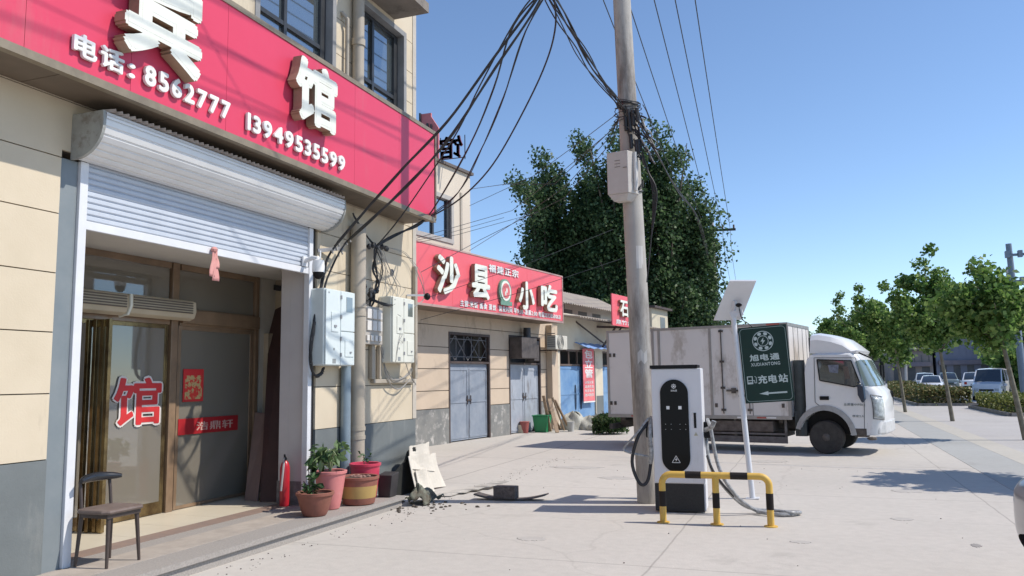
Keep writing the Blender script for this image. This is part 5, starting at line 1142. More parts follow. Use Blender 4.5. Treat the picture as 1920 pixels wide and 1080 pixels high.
mb = MB(); t0_ = T(.0, 0, 2.55); mb.beam(t0_, (SPc[2]+SPc[3])/2*.5+(SPc[0]+SPc[1])/2*.5, .04); mb.beam(T(-.03, -.01, 2.56), T(.14, -.02, 2.60), .05, .09); mb.build('bracket', whitesteel, bs)
MB().tube(smoothp([c, T(.12, -.05, 2.5), T(.2, -.03, 2.42), T(.25, 0, 2.36)], 5), .007, 6).build('cable', rubber, bs, smooth=True)

# ================================================================== the box lorry (local: x forward, y away from us)
tk = thing('box_lorry', 'white light lorry with a dirty box body and roof fairing parked across the forecourt', 'lorry', (-.46, 18.75, 0), R(-12))
w_ = dict(world=False)
lw = M('dirty white lorry panel', (.70, .665, .635), (.65, .62, .595), .9, .5, 0, spec=.4, dirt=((.30, .25, .20), 1.9, .54, .6, (1, 1, .5)))
trim = M('grey aluminium trim', (.38, .37, .36), (.3, .29, .28), 4, .4, metal=.4); chas = M('dirty black chassis', (.05, .043, .038), (.13, .11, .095), 5, .8)
mb = MB(); mb.box(-4.42, 0, 0, 2.1, .78, 2.83); bxo = mb.build('box_body', lw, tk, bevel=.01, **w_)
mb = MB()
for x in (-4.42, -3.22, -3.06, -1.80, -.06): mb.box(x, x+.06, -.012, .0, .80, 2.80)
mb.box(-4.42, .01, -.016, .0, 2.80, 2.86); mb.box(-4.42, .01, -.016, 0, .72, .80); mb.box(0, .012, .0, 2.1, 2.79, 2.86); mb.box(0, .012, .0, .06, .8, 2.79); mb.box(0, .012, 2.04, 2.1, .8, 2.79)
for y in (.5, .95, 1.4, 1.8): mb.box(0, .008, y, y+.02, .8, 2.79)
mb.build('body_trim', trim, bxo, **w_)
mb = MB(); mb.box(-1.775, -1.765, -.006, 0, .8, 2.8); mb.box(-.84, -.83, -.006, 0, .8, 2.8); mb.build('door_gap', chas, bxo, **w_)
for xx, rr__ in ((-1.50, .014), (-.90, .010)):
    mb = MB(); mb.tube([(xx, -.025, .84), (xx, -.025, 2.76)], rr__, 8)
    for z in (.9, 1.4, 2.0, 2.7): mb.box(xx-.05, xx+.05, -.03, -.0, z, z+.05)
    mb.build('lock_rod', chas, bxo, **w_)
mb = MB()
mb.box(-1.42, -1.08, -.03, -.001, 1.34, 1.38); mb.box(-1.30, -1.20, -.045, -.001, 1.30, 1.42); mb.build('door_latch', chas, bxo, **w_); mb = MB()
for x, z in ((-4.36, 1.02), (-4.25, 1.02), (-4.36, 2.2), (-4.25, 2.2), (-3.55, .98), (-1.70, .98), (-.20, .98)): MB().box(x, x+.06, -.014, 0, z, z+.09).build('hinge', chas, bxo, **w_)
mb = MB()
for x, m_ in ((-1.2, 1), (-.75, 0), (-3.8, 0), (-.55, 1)): mb.box(x, x+.22, -.02, -.0165, .74, .775, m_)
mb.box(-.45, -.16, -.02, -.0165, 2.81, 2.85, 0); mb.box(-.06, .0, -.02, -.0165, 2.3, 2.6, 0)
mb.build('reflective_strip', [M('dull red reflector', (.45, .10, .08)), whitepure], bxo, **w_)
mb = MB(); mb.box(-4.35, 1.3, .55, .67, .50, .70); mb.box(-4.35, 1.3, 1.43, 1.55, .50, .70)
for x in (-4.1, -3.2, -2.2, -1.2, -.3): mb.box(x, x+.08, .1, 2.0, .64, .719)
mb.box(-4.45, -4.36, .1, 2.0, .42, .55); mb.box(-2.4, -.3, .6, 1.5, .30, .49); mb.tube([(-3.1, 1.05, .36), (.5, 1.05, .5)], .06, 8); mb.build('chassis', chas, tk, **w_)
mb = MB(); mb.box(-1.85, -.42, .03, .45, .44, .68); mb.build('tool_locker', M('rusty grimy steel', (.17, .14, .12), (.09, .07, .06), 6, .8), tk, bevel=.02, **w_)
mb = MB(); mb.box(-2.5, -.12, .02, .06, .20, .34); mb.box(-2.5, -.12, .02, .06, .38, .42)
for x in (-2.45, -1.3, -.18): mb.box(x, x+.05, .06, .1, .2, .72)
mb.build('side_guard', M('greyish underrun rail', (.2, .18, .17), (.12, .1, .09), 5, .8), tk, **w_)
mb = MB(); mb.tube([(.15, .25, .36), (.15, .25, 2.02)], .12, 16); mb.box(.03, .27, .15, .6, .36, .9); mb.build('air_intake', M('dark grey green plastic', (.045, .055, .055), (.07, .08, .08), 4, .6), tk, smooth=True, **w_)
tyre = M('dusty tyre', (.035, .032, .03), (.06, .055, .05), 8, .85); rim = M('dull steel rim', (.13, .115, .105), (.08, .07, .065), 6, .6)
def wheel(root, x, y, r, wd, side=-1, name='wheel', rm=None, holes=6, loc=False):
    o = MB().lathe([(r*.62, side*0), (r*.93, 0), (r, -side*.03), (r, -side*(wd-.03)), (r*.9, -side*wd), (r*.3, -side*wd)], (x, y, r), 32, 0, 'y').build(name, tyre, root, smooth=True, world=False)
    MB().lathe([(r*.60, -side*.012), (r*.55, -side*.05), (r*.35, -side*.06), (r*.28, -side*.01), (r*.12, side*.02), (.001, side*.025)], (x, y, r), 28, 0, 'y', cap=False).build('rim', rm or rim, o, smooth=True, world=False)
    mb = MB()
    for k in range(holes): a = 2*math.pi*k/holes; mb.lathe([(r*.07, -side*.048), (r*.07, -side*.040)], (x+r*.44*math.sin(a), y, r+r*.44*math.cos(a)), 10, 0, 'y')
    for k in range(6): a = 2*math.pi*k/6+.3; mb.lathe([(r*.035, -side*.02), (r*.035, side*.012)], (x+r*.22*math.sin(a), y, r+r*.22*math.cos(a)), 6, 0, 'y')
    mb.build('wheel_nuts', chas, o, world=False); return o
wheel(tk, .68, .07, .355, .24); wheel(tk, .68, 1.93, .355, .24, 1); wheel(tk, -3.15, .08, .355, .24); wheel(tk, -3.15, 2.02, .355, .24, 1); wheel(tk, -3.15, .34, .355, .22); 
# cab
arch = [(.68+.53*math.cos(a), .36+.57*math.sin(a)) for a in np.linspace(R(8), R(160), 12)]
prof = [(.31, 1.0), (.31, 1.75), (.36, 2.05), (.45, 2.14), (.60, 2.17), (1.30, 2.16), (1.42, 2.12), (1.50, 2.02), (1.80, 1.42), (1.90, 1.32), (1.945, 1.15), (1.965, .95), (1.96, .78), (1.90, .42), (1.24, .42)]+arch+[(.20, .60), (.28, .8)]
N_ = len(prof)
st = [(.03, .22, .05), (.06, .13, .02), (.14, .05, 0), (.40, .0, 0), (1.0, -.015, -.01), (1.60, 0, 0), (1.86, .05, 0), (1.94, .13, .02), (1.97, .22, .05)]
def cabpt(i, k):
    x, z = prof[i]; x = x if x < 1.1 else 1.1+(x-1.1)*.87; y, df, dr = st[k]; f = max(0, min(1, (x-1.1)/.6)) if 4 < i < 15 else 0
    t = 1 if 2 <= i <= 7 else 0
    return (x-df*f, y+(.05 if z > 1.4 else 0)*((1 if y < 1 else -1))*max(0, (z-1.4)/.75)*(1 if k in (0, 1, 7, 8) else .4), z-dr*t)
mb = MB(); vs = [cabpt(i, k) for k in range(len(st)) for i in range(N_)]
fs_ = [(k*N_+i, k*N_+(i+1) % N_, (k+1)*N_+(i+1) % N_, (k+1)*N_+i) for k in range(len(st)-1) for i in range(N_)]+[tuple(range(N_)), tuple((len(st)-1)*N_+i for i in range(N_))[::-1]]
mb.add(vs, fs_); cabw = M('white cab paint', (.74, .74, .74), (.70, .70, .69), 2, .3, 0, spec=.5, coat=.4, dirt=((.36, .34, .31), 2.2, .62, .35)); cab = mb.build('cab', cabw, tk, smooth=True, **w_)
tglass = glass('cab glass', (.05, .055, .055), .12, .10)
mb = MB(); V = []
for k in range(len(st)):
    for i, u in ((7, .06), (8, -.05)):
        a = Vector(cabpt(7, k)); b = Vector(cabpt(8, k)); p = a.lerp(b, .05 if i == 7 else .97); V.append(p+Vector((.012, -.008 if k == 0 else (.008 if k == 8 else 0), .008)))
mb.add(V, [(2*k, 2*k+1, 2*k+3, 2*k+2) for k in range(len(st)-1)]); mb.build('windscreen', glass('windscreen glass', (.20, .25, .24), .10, .08), cab, smooth=True, **w_)
WQ = [(.58, 2.02), (1.27, 1.98), (1.44, 1.46), (1.30, 1.43), (.62, 1.57)]
def yw(z): return .03+.05*max(0, (z-1.4)/.75)
mb = MB(); mb.prism([(x, yw(z)-.006, z) for x, z in WQ], (0, .005, 0)); mb.build('side_window', tglass, cab, **w_)
mb = MB()
for (p, q) in zip(WQ, WQ[1:]+WQ[:1]): mb.beam((p[0], yw(p[1])-.008, p[1]), (q[0], yw(q[1])-.008, q[1]), .022, .012, upv=(0, 1, 0))
mb.build('window_seal', black, cab, **w_)
mb = MB(); mb.prism([(.80, yw(1.9)-.009, 1.90), (1.02, yw(1.9)-.009, 1.90), (1.0, yw(1.7)-.009, 1.72), (.83, yw(1.7)-.009, 1.74)], (0, .002, 0), 0); mb.prism([(1.1, yw(1.9)-.009, 1.86), (1.2, yw(1.9)-.009, 1.86), (1.24, yw(1.6)-.009, 1.6), (1.14, yw(1.6)-.009, 1.6)], (0, .002, 0), 1)
mb.build('seat_behind_glass', [M('cab interior pale', (.24, .25, .30), (.08, .09, .12), 9, .8), M('cab interior tan', (.16, .12, .09), (.1, .08, .07), 9, .8)], cab, **w_)
mb = MB(); seam = [(.52, 2.06), (.50, 1.10), (.62, 1.0)]; seam2 = [(1.22, .55), (1.46, .55), (1.50, 1.40), (1.36, 2.04)]
for S in (seam, seam2, [(.52, 2.06), (1.36, 2.04)]):
    for p, q in zip(S[:-1], S[1:]): mb.beam((p[0], yw(p[1])-.001, p[1]), (q[0], yw(q[1])-.001, q[1]), .010, .006, upv=(0, 1, 0))
mb.build('door_seam', M('shadow gap', (.05, .05, .05)), cab, **w_)
mb = MB(); mb.box(.60, .79, .018, .029, 1.15, 1.23); mb.build('door_handle', black, cab, bevel=.006, **w_)
mb = MB(); A0 = [(.68+.53*math.cos(a), .36+.57*math.sin(a)) for a in np.linspace(R(5), R(165), 16)]; A1 = [(.68+.63*math.cos(a), .36+.68*math.sin(a)) for a in np.linspace(R(5), R(165), 16)]
for i in range(15): mb.hexa([(A0[i][0], .0, A0[i][1]), (A0[i+1][0], .0, A0[i+1][1]), (A1[i+1][0], .012, A1[i+1][1]), (A1[i][0], .012, A1[i][1])], [(A0[i][0], .03, A0[i][1]), (A0[i+1][0], .03, A0[i+1][1]), (A1[i+1][0], .03, A1[i+1][1]), (A1[i][0], .03, A1[i][1])])
mb.build('wheel_arch', M('greyish arch lip', (.42, .42, .41), (.3, .29, .28), 4, .6), cab, **w_)
mb = MB(); mb.box(.2, 1.28, .34, 1.66, .42, 1.0); mb.build('wheel_well', black, tk, **w_)
mb = MB(); mb.box(1.26, 1.52, .05, .3, .38, .50); mb.build('step', chas, cab, bevel=.01, **w_)
mb = MB()
for k in range(5):
    pass
mb.prism([(1.50, .02, .44), (1.74, .10, .44), (1.84, .3, .44), (1.88, 1.0, .44), (1.84, 1.7, .44), (1.74, 1.88, .44), (1.50, 1.98, .44)], (0, 0, .27)); mb.build('bumper', M('silvery bumper', (.60, .60, .60), (.48, .48, .47), 6, .35, dirt=((.2, .2, .2), 6, .6, .5)), tk, bevel=.03, **w_)
def nose(u, z, o):          # follows the rounded front corner: u 0 at the side, 1 on the front face
    zz = [p[1] for p in prof[8:14]][::-1]; xx = [(q[0] if q[0] < 1.1 else 1.1+(q[0]-1.1)*.87) for q in prof[8:14]][::-1]
    x = float(np.interp(z, zz, xx)); f = (min(1, max(0, (x-1.1)/.6)))
    ys = [.03, .06, .14, .40]; df = [.22, .13, .05, 0]; y = .03+.37*u**1.6; return (x-float(np.interp(y, ys, df))*f+o*.7, y-o*(1-u), z)
MB().sheet(lambda u, v: nose(.10+.62*u, .80+.42*v-.05*u, .014), 8, 6).build('headlight', M('clear lamp', (.62, .66, .66), (.30, .33, .33), 14, .15), cab, smooth=True, thick=.012, **w_)
for q in (lambda k: nose(.06, .76+.5*k, .016), lambda k: nose(.06+.7*k, .765-.03*k, .016), lambda k: nose(.06+.7*k, 1.26-.05*k, .016)):
    MB().tube([q(k) for k in (0, .25, .5, .75, 1)], .007, 5).build('panel_gap', M('dark panel gap', (.05, .05, .05)), cab, **w_)
MB().box(1.23, 1.50, .022, .10, .42, .56).build('sill', chas, cab, bevel=.01, **w_)
mb = MB(); mb.tube([(1.40, .25, 2.15), (1.60, .3, 2.05), (1.62, .5, 2.02)], .018, 6); mb.build('visor_arm', black, cab, **w_)
mb = MB(); mb.tube([(1.58, .35, 1.50), (1.47, .75, 1.72)], .010, 5); mb.build('wiper', black, cab, **w_)
mb = MB(); mb.ell((1.60, .0, .36), (.10, .08, .04), 10); mb.build('fog_lamp', chas, cab, **w_)
def mirror(y, s, x0):
    t = MB(); t.tube(smoothp([(1.38, y, 1.52), (1.44, y+s*.12, 1.50), (1.45, y+s*.14, 1.42)], 4), .014, 6); t.prism([(1.38, y+s*.10, 1.46), (1.50, y+s*.17, 1.44), (1.52, y+s*.18, 1.18), (1.46, y+s*.14, 1.10), (1.38, y+s*.10, 1.26)], (.03, s*-.05, 0)); return t
mirror(.03, -1, 0).build('mirror', M('blue black mirror', (.02, .04, .075), None, 4, .3), cab, bevel=.01, **w_)
mb = MB(); mb.tube([(1.40, 2.0, 2.0), (1.60, 2.2, 1.96), (1.60, 2.2, 1.45)], .014, 6); mb.box(1.54, 1.58, 2.1, 2.3, 1.45, 1.90); mb.tube([(1.72, 1.6, 1.35), (1.84, 1.6, 1.3), (1.84, 1.6, 1.0)], .012, 6); mb.box(1.80, 1.83, 1.5, 1.7, .95, 1.3); mb.build('mirror', black, cab, **w_)
mb = MB(); fcb = lambda a, b, h: (a, .0275-h, b); line(mb, '总质量4495kg', fcb, 1.08, 1.50, 1.03, 1.085, .003, .0); line(mb, '核定2人', fcb, 1.24, 1.47, .79, .84, .003, .0); mb.build('door_lettering', M('dark green grey print', (.08, .11, .10)), cab, **w_)
# roof fairing
FP = [(.42, 2.16), (.44, 2.60), (.60, 2.61), (.85, 2.56), (1.10, 2.47), (1.27, 2.34), (1.39, 2.20), (1.36, 2.14)]
ST = [(.14, .16), (.22, .05), (.5, 0), (1.0, -.0), (1.5, 0), (1.78, .05), (1.86, .16)]
vs = []
for y, dz in ST: vs += [(x, y, (z-dz if z > 2.3 else z)) for x, z in FP]
nF = len(FP); mb = MB(); mb.add(vs, [(k*nF+i, k*nF+(i+1) % nF, (k+1)*nF+(i+1) % nF, (k+1)*nF+i) for k in range(len(ST)-1) for i in range(nF)]+[tuple(range(nF)), tuple((len(ST)-1)*nF+i for i in range(nF))[::-1]])
mb.build('roof_fairing', cabw, tk, smooth=True, **w_)
mb = MB(); mb.box(.38, .46, .3, 1.7, 2.2, 2.5); mb.build('fairing_frame', black, tk, **w_)
# ================================================================== vegetation
def leaf_mesh(name, centers, size, mat, parent, aspect=.62, seed=1, upb=.3, **tags):
    """thousands of small bent leaves; centers in the root's local frame"""
    g = np.random.default_rng(seed); n = len(centers)
    a = g.normal(size=(n, 3)); a[:, 2] -= .25; a /= np.linalg.norm(a, axis=1)[:, None]
    nr = g.normal(size=(n, 3)); nr[:, 2] = np.abs(nr[:, 2])+upb; b = np.cross(a, nr); b /= np.linalg.norm(b, axis=1)[:, None]; nn = np.cross(b, a)
    s = (size*g.uniform(.65, 1.3, n))[:, None]; c = np.asarray(centers)
    V = np.stack([c-a*s*.5, c+b*s*aspect*.5+nn*s*.10, c+a*s*.5, c-b*s*aspect*.5+nn*s*.10], 1).reshape(-1, 3)
    idx = np.arange(n*4, dtype=np.int32)
    me = bpy.data.meshes.new(name); me.vertices.add(n*4); me.loops.add(n*4); me.polygons.add(n)
    me.vertices.foreach_set('co', V.astype(np.float32).ravel()); me.loops.foreach_set('vertex_index', idx)
    me.polygons.foreach_set('loop_start', np.arange(0, n*4, 4, dtype=np.int32)); me.polygons.foreach_set('loop_total', np.full(n, 4, np.int32))
    me.materials.append(mat); me.update(calc_edges=True); me.validate()
    o = bpy.data.objects.new(name, me); COL.objects.link(o)
    if parent is not None: o.parent = parent; FRAME[o.as_pointer()] = FRAME[parent.as_pointer()]
    for k, v in tags.items(): o[{'cat': 'category'}.get(k, k)] = v
    return o
bark = M('grey brown bark', (.17, .14, .11), (.10, .08, .065), 5, .9, .3, 30, stretch=(1, 1, .3))
barkp = M('pale street tree bark', (.22, .20, .15), (.13, .115, .085), 7, .9, .2, 30)
poplar = leafmat('dark poplar leaf', (.020, .046, .018), (.052, .105, .040), (.17, .25, .11), .40)
plane = leafmat('plane tree leaf', (.05, .115, .028), (.13, .235, .055), (.32, .43, .13), .50)
def crown_clumps(g, n, base, top, rad, prof):
    out = []
    while len(out) < n:
        u = g.random(); r = rad*prof(u); th = g.uniform(0, 6.283); q = math.sqrt(g.uniform(.25, 1))*r
        out.append((q*math.cos(th), q*math.sin(th), base+u*(top-base), r))
    return out
def big_tree(x, y, H, base, rad, label, seed, nl=26000):
    t = thing('broadleaf_tree', label, 'tree', (x, y, 0), 0, 'tall dark trees behind the restaurant'); g = np.random.default_rng(seed)
    mb = MB(); lobes = []
    mb.tube([(0, 0, -.2), (.1, 0, 2), (-.05, .1, H*.45), (0, 0, H*.8)], [.32, .26, .18, .05], 10)
    for k in range(22):
        th = g.uniform(0, 6.283); z0 = g.uniform(base*.5, H*.6); rr = rad*g.uniform(.35, 1.0); z1 = min(H*g.uniform(.88, 1.0), z0+g.uniform(.18, .50)*H); e = Vector((rr*math.cos(th), rr*math.sin(th), z1))
        mb.tube([(0, 0, z0), (e.x*.5, e.y*.5, z0+(z1-z0)*.45), e], [.11, .07, .02], 6); lobes.append((Vector((0, 0, z0)), e))
    lobes.append((Vector((0, 0, H*.5)), Vector((0, 0, H))))
    mb.build('trunk', bark, t, smooth=True, world=False)
    cen = []
    per = nl//(len(lobes)*10)
    for a, e in lobes:                      # upright leafy plumes on every limb
        for c in range(10):
            u = g.uniform(.22, 1.06); p = a.lerp(e, u)+Vector((g.normal(0, .35), g.normal(0, .35), g.normal(0, .3))); sg_ = .50-.26*max(0, u-.5)
            pts = g.normal(size=(per, 3)); pts /= np.linalg.norm(pts, axis=1)[:, None]**.45; cen.append(pts*np.array([sg_, sg_, sg_*1.25])+np.array(p))
    k = nl//9; u = g.random(k); th = g.uniform(0, 6.283, k); r = rad*.78*np.sqrt(g.random(k))*np.sin(np.pi*np.clip(u*.8+.12, 0, 1)); cen.append(np.stack([r*np.cos(th), r*np.sin(th), base+u*(H*.88-base)], 1))
    cen = np.concatenate(cen); cen = cen[cen[:, 2] > base*.55]
    leaf_mesh('crown', cen, .20, poplar, t, .75, seed)
    return t
big_tree(-13.5, 42, 13.9, 2.5, 1.8, 'tall dark tree at the left end of the group behind the restaurant', 11)
big_tree(-11.5, 43, 14.4, 2.5, 2.1, 'tall dark tree second from the left behind the restaurant sign', 12, 30000)
big_tree(-9.2, 41.5, 14.6, 2.5, 1.9, 'dark tree directly behind the concrete pole and junction box', 13, 28000)
big_tree(-7.1, 43, 14.9, 2.0, 1.7, 'dark tree just right of the concrete pole', 14)
big_tree(-5.5, 44.2, 12.2, 1.0, 1.2, 'lower paler tree at the right end of the group by the distant pole', 15, 14000)
big_tree(-5.1, 52, 5.2, 1.0, .7, 'small tree peeking between the distant pole and the solar panel', 16, 5000)
big_tree(-11.8, 49, 10.5, .5, 3.4, 'broad dark tree filling the gap at the back of the group', 17, 12000)
def street_tree(x, y, H, base, rad, lean, label, seed, nl=3600, ls=.15):
    t = thing('street_tree', label, 'tree', (x, y, 0), 0, 'young street trees along the pavement'); g = np.random.default_rng(seed)
    def ax(z): return Vector((lean[0]*min(z, base+1.2)/base, lean[1]*min(z, base+1.2)/base, z))
    mb = MB(); mb.tube([ax(z) if z > 0 else Vector((0, 0, -.1)) for z in (0, base*.5, base, base+1.0, H*.85)], [.075, .062, .05, .04, .015], 10)
    lobes = []
    for k in range(19):
        th = g.uniform(0, 6.283); rr = rad*math.sqrt(g.uniform(.06, 1.0)); z1 = base+(H-base)*(1-.42*(rr/rad)**1.3)*g.uniform(.25, 1.0)**.6; z0 = max(base-.1, z1-g.uniform(.25, .55)*(H-base))
        e = ax(z1)+Vector((rr*math.cos(th), rr*math.sin(th), 0)); mb.tube([ax(z0), ax(z0).lerp(e, .5)+Vector((0, 0, .1)), e], [.03, .02, .006], 5); lobes.append((ax(z0), e))
    lobes.append((ax(base+.6), ax(H)))
    mb.build('trunk', barkp, t, smooth=True, world=False); cen = []; per = nl//(len(lobes)*6)
    for a, e in lobes:
        for c in range(6):
            u = g.uniform(.2, 1.05); p = a.lerp(e, u)+Vector((g.normal(0, .14), g.normal(0, .14), g.normal(0, .14))); s_ = .29-.17*max(0, u-.4)
            pts = g.normal(size=(per, 3)); pts /= np.linalg.norm(pts, axis=1)[:, None]**.4; cen.append(pts*s_*.85+np.array(p))
    cen = np.concatenate(cen); cen = cen[cen[:, 2] > base-.35]; leaf_mesh('crown', cen, ls, plane, t, .85, seed); return t
street_tree(5.35, 15.3, 4.9, 2.3, 1.55, (-.05, 0), 'young street tree just out of view at the right, shading the forecourt', 21, 7500)
street_tree(4.92, 23.4, 4.45, 2.35, 1.35, (-.33, 0), 'leaning young street tree at the right edge beside the hedge', 22, 6500)
street_tree(4.55, 32.0, 5.85, 2.35, 1.95, (-.22, 0), 'tallest young street tree, in the middle of the row by the long hedge', 23, 10500)
street_tree(3.76, 39.2, 5.75, 2.2, 2.2, (-.18, 0), 'young street tree beside the end of the lorry cab', 24, 11500)
street_tree(2.75, 46.5, 6.2, 2.0, 2.3, (-.1, 0), 'street tree rising right behind the lorry cab', 25, 12000)
street_tree(1.75, 53, 6.4, 2.0, 2.2, (0, 0), 'street tree partly hidden by the roof fairing of the lorry', 26, 12000)
street_tree(.45, 63, 5.6, 1.6, 1.7, (0, 0), 'farthest street tree peeking between the lorry box and the roof fairing', 27, 2800)
# hedges
hl = leafmat('hedge leaf', (.06, .10, .03), (.14, .16, .05), (.26, .18, .08), .25)
hl2 = leafmat('yellowish hedge leaf', (.07, .11, .025), (.17, .20, .05), (.30, .30, .09), .3)
def hedge(x0, x1, y0, y1, h, label, mat, n, seed, z0=0):
    t = thing('hedge', label, 'hedge', ((x0+x1)/2, (y0+y1)/2, 0)); g = np.random.default_rng(seed); hx_, hy_ = (x1-x0)/2, (y1-y0)/2
    mb = MB(); mb.sheet(lambda u, v: ((u*2-1)*(hx_-.25), (v*2-1)*(hy_-.25), .0+(h-.18)*(min(1, 5*min(u, 1-u))*min(1, 8*min(v, 1-v)))**.5+.06*math.sin(u*21+v*33)), 14, 30); mb.build('dark_core', M('dark hedge core', (.035, .035, .02), (.06, .05, .03), 9, .9), t, world=False)  # dark inner shell, its colour standing in for the shade among the leaves
    u = g.uniform(-1, 1, n); v = g.uniform(-1, 1, n); lump = .12*np.sin(u*hx_*5)*np.sin(v*hy_*3.1)+.08*np.sin(v*hy_*7.7); edge = np.maximum(np.abs(u), np.abs(v)*.0+np.abs(v))
    z = (h+lump)*np.where(g.random(n) < .6, 1-.25*g.random(n)**2, g.random(n)); side = g.random(n) < .45; u = np.where(side & (g.random(n) < .5), np.sign(u)*(1+g.normal(0, .04, n)), u); v = np.where(side & (np.abs(u) < .98), np.sign(v)*(1+g.normal(0, .02, n)), v)
    leaf_mesh('foliage', np.stack([u*hx_, v*hy_, np.maximum(.05, z)], 1), .13, mat, t, .7, seed, .8)
    return t
hedge(5.3, 7.6, 47, 66, .78, 'long brownish-green hedge along the edge of the pavement', hl, 15000, 31)
hedge(5.9, 7.4, 68, 74, .95, 'short dark hedge beyond the long brownish-green one', hl, 4000, 32)
hedge(7.3, 11.2, 36, 43.5, .62, 'low yellowish-green hedge at the right edge by the leaning tree', hl2, 11000, 33)
kerb = M('grey kerb stone', (.28, .26, .24), (.2, .185, .17), 6, .9, .1, 40)
mb = MB()
for (x0, x1, y0, y1) in ((5.1, 7.8, 46.7, 66.3), (5.7, 7.6, 67.8, 74.2), (7.05, 11.5, 35.6, 43.9)):
    mb.box(x0-.12, x0, y0, y1, 0, .14); mb.box(x1, x1+.12, y0, y1, 0, .14); mb.box(x0, x1, y0-.12, y0, 0, .14); mb.box(x0, x1, y1, y1+.12, 0, .14); mb.box(x0, x1, y0, y1, 0, .05, 1)
mb.build('kerb_edging', [kerb, soil], kind='structure')
# bush at the tail of the lorry
p = PZ(1140, 815); t = thing('bush', 'low scruffy green bush with pale tips at the tail of the lorry', 'bush', (p.x, p.y+.3, 0)); g = np.random.default_rng(41)
mb = MB()
for k in range(26):
    a, b, h_ = g.uniform(0, 6.28), g.uniform(.2, .62), g.uniform(.3, .72); mb.tube([(0, 0, 0), (b*.5*math.cos(a), b*.5*math.sin(a), h_*.6), (b*math.cos(a), b*math.sin(a), h_)], .008, 4)
mb.build('stems', bark, t, world=False); n = 2600; th = g.uniform(0, 6.283, n); r = .50*np.sqrt(g.random(n)); z = .60*g.random(n)**.7*(1-.4*(r/.62)**2)
leaf_mesh('foliage', np.stack([r*np.cos(th)*1.1, r*np.sin(th), z+.03], 1), .10, leafmat('bush leaf', (.02, .05, .02), (.05, .10, .035), (.14, .2, .08)), t, .6, 41)

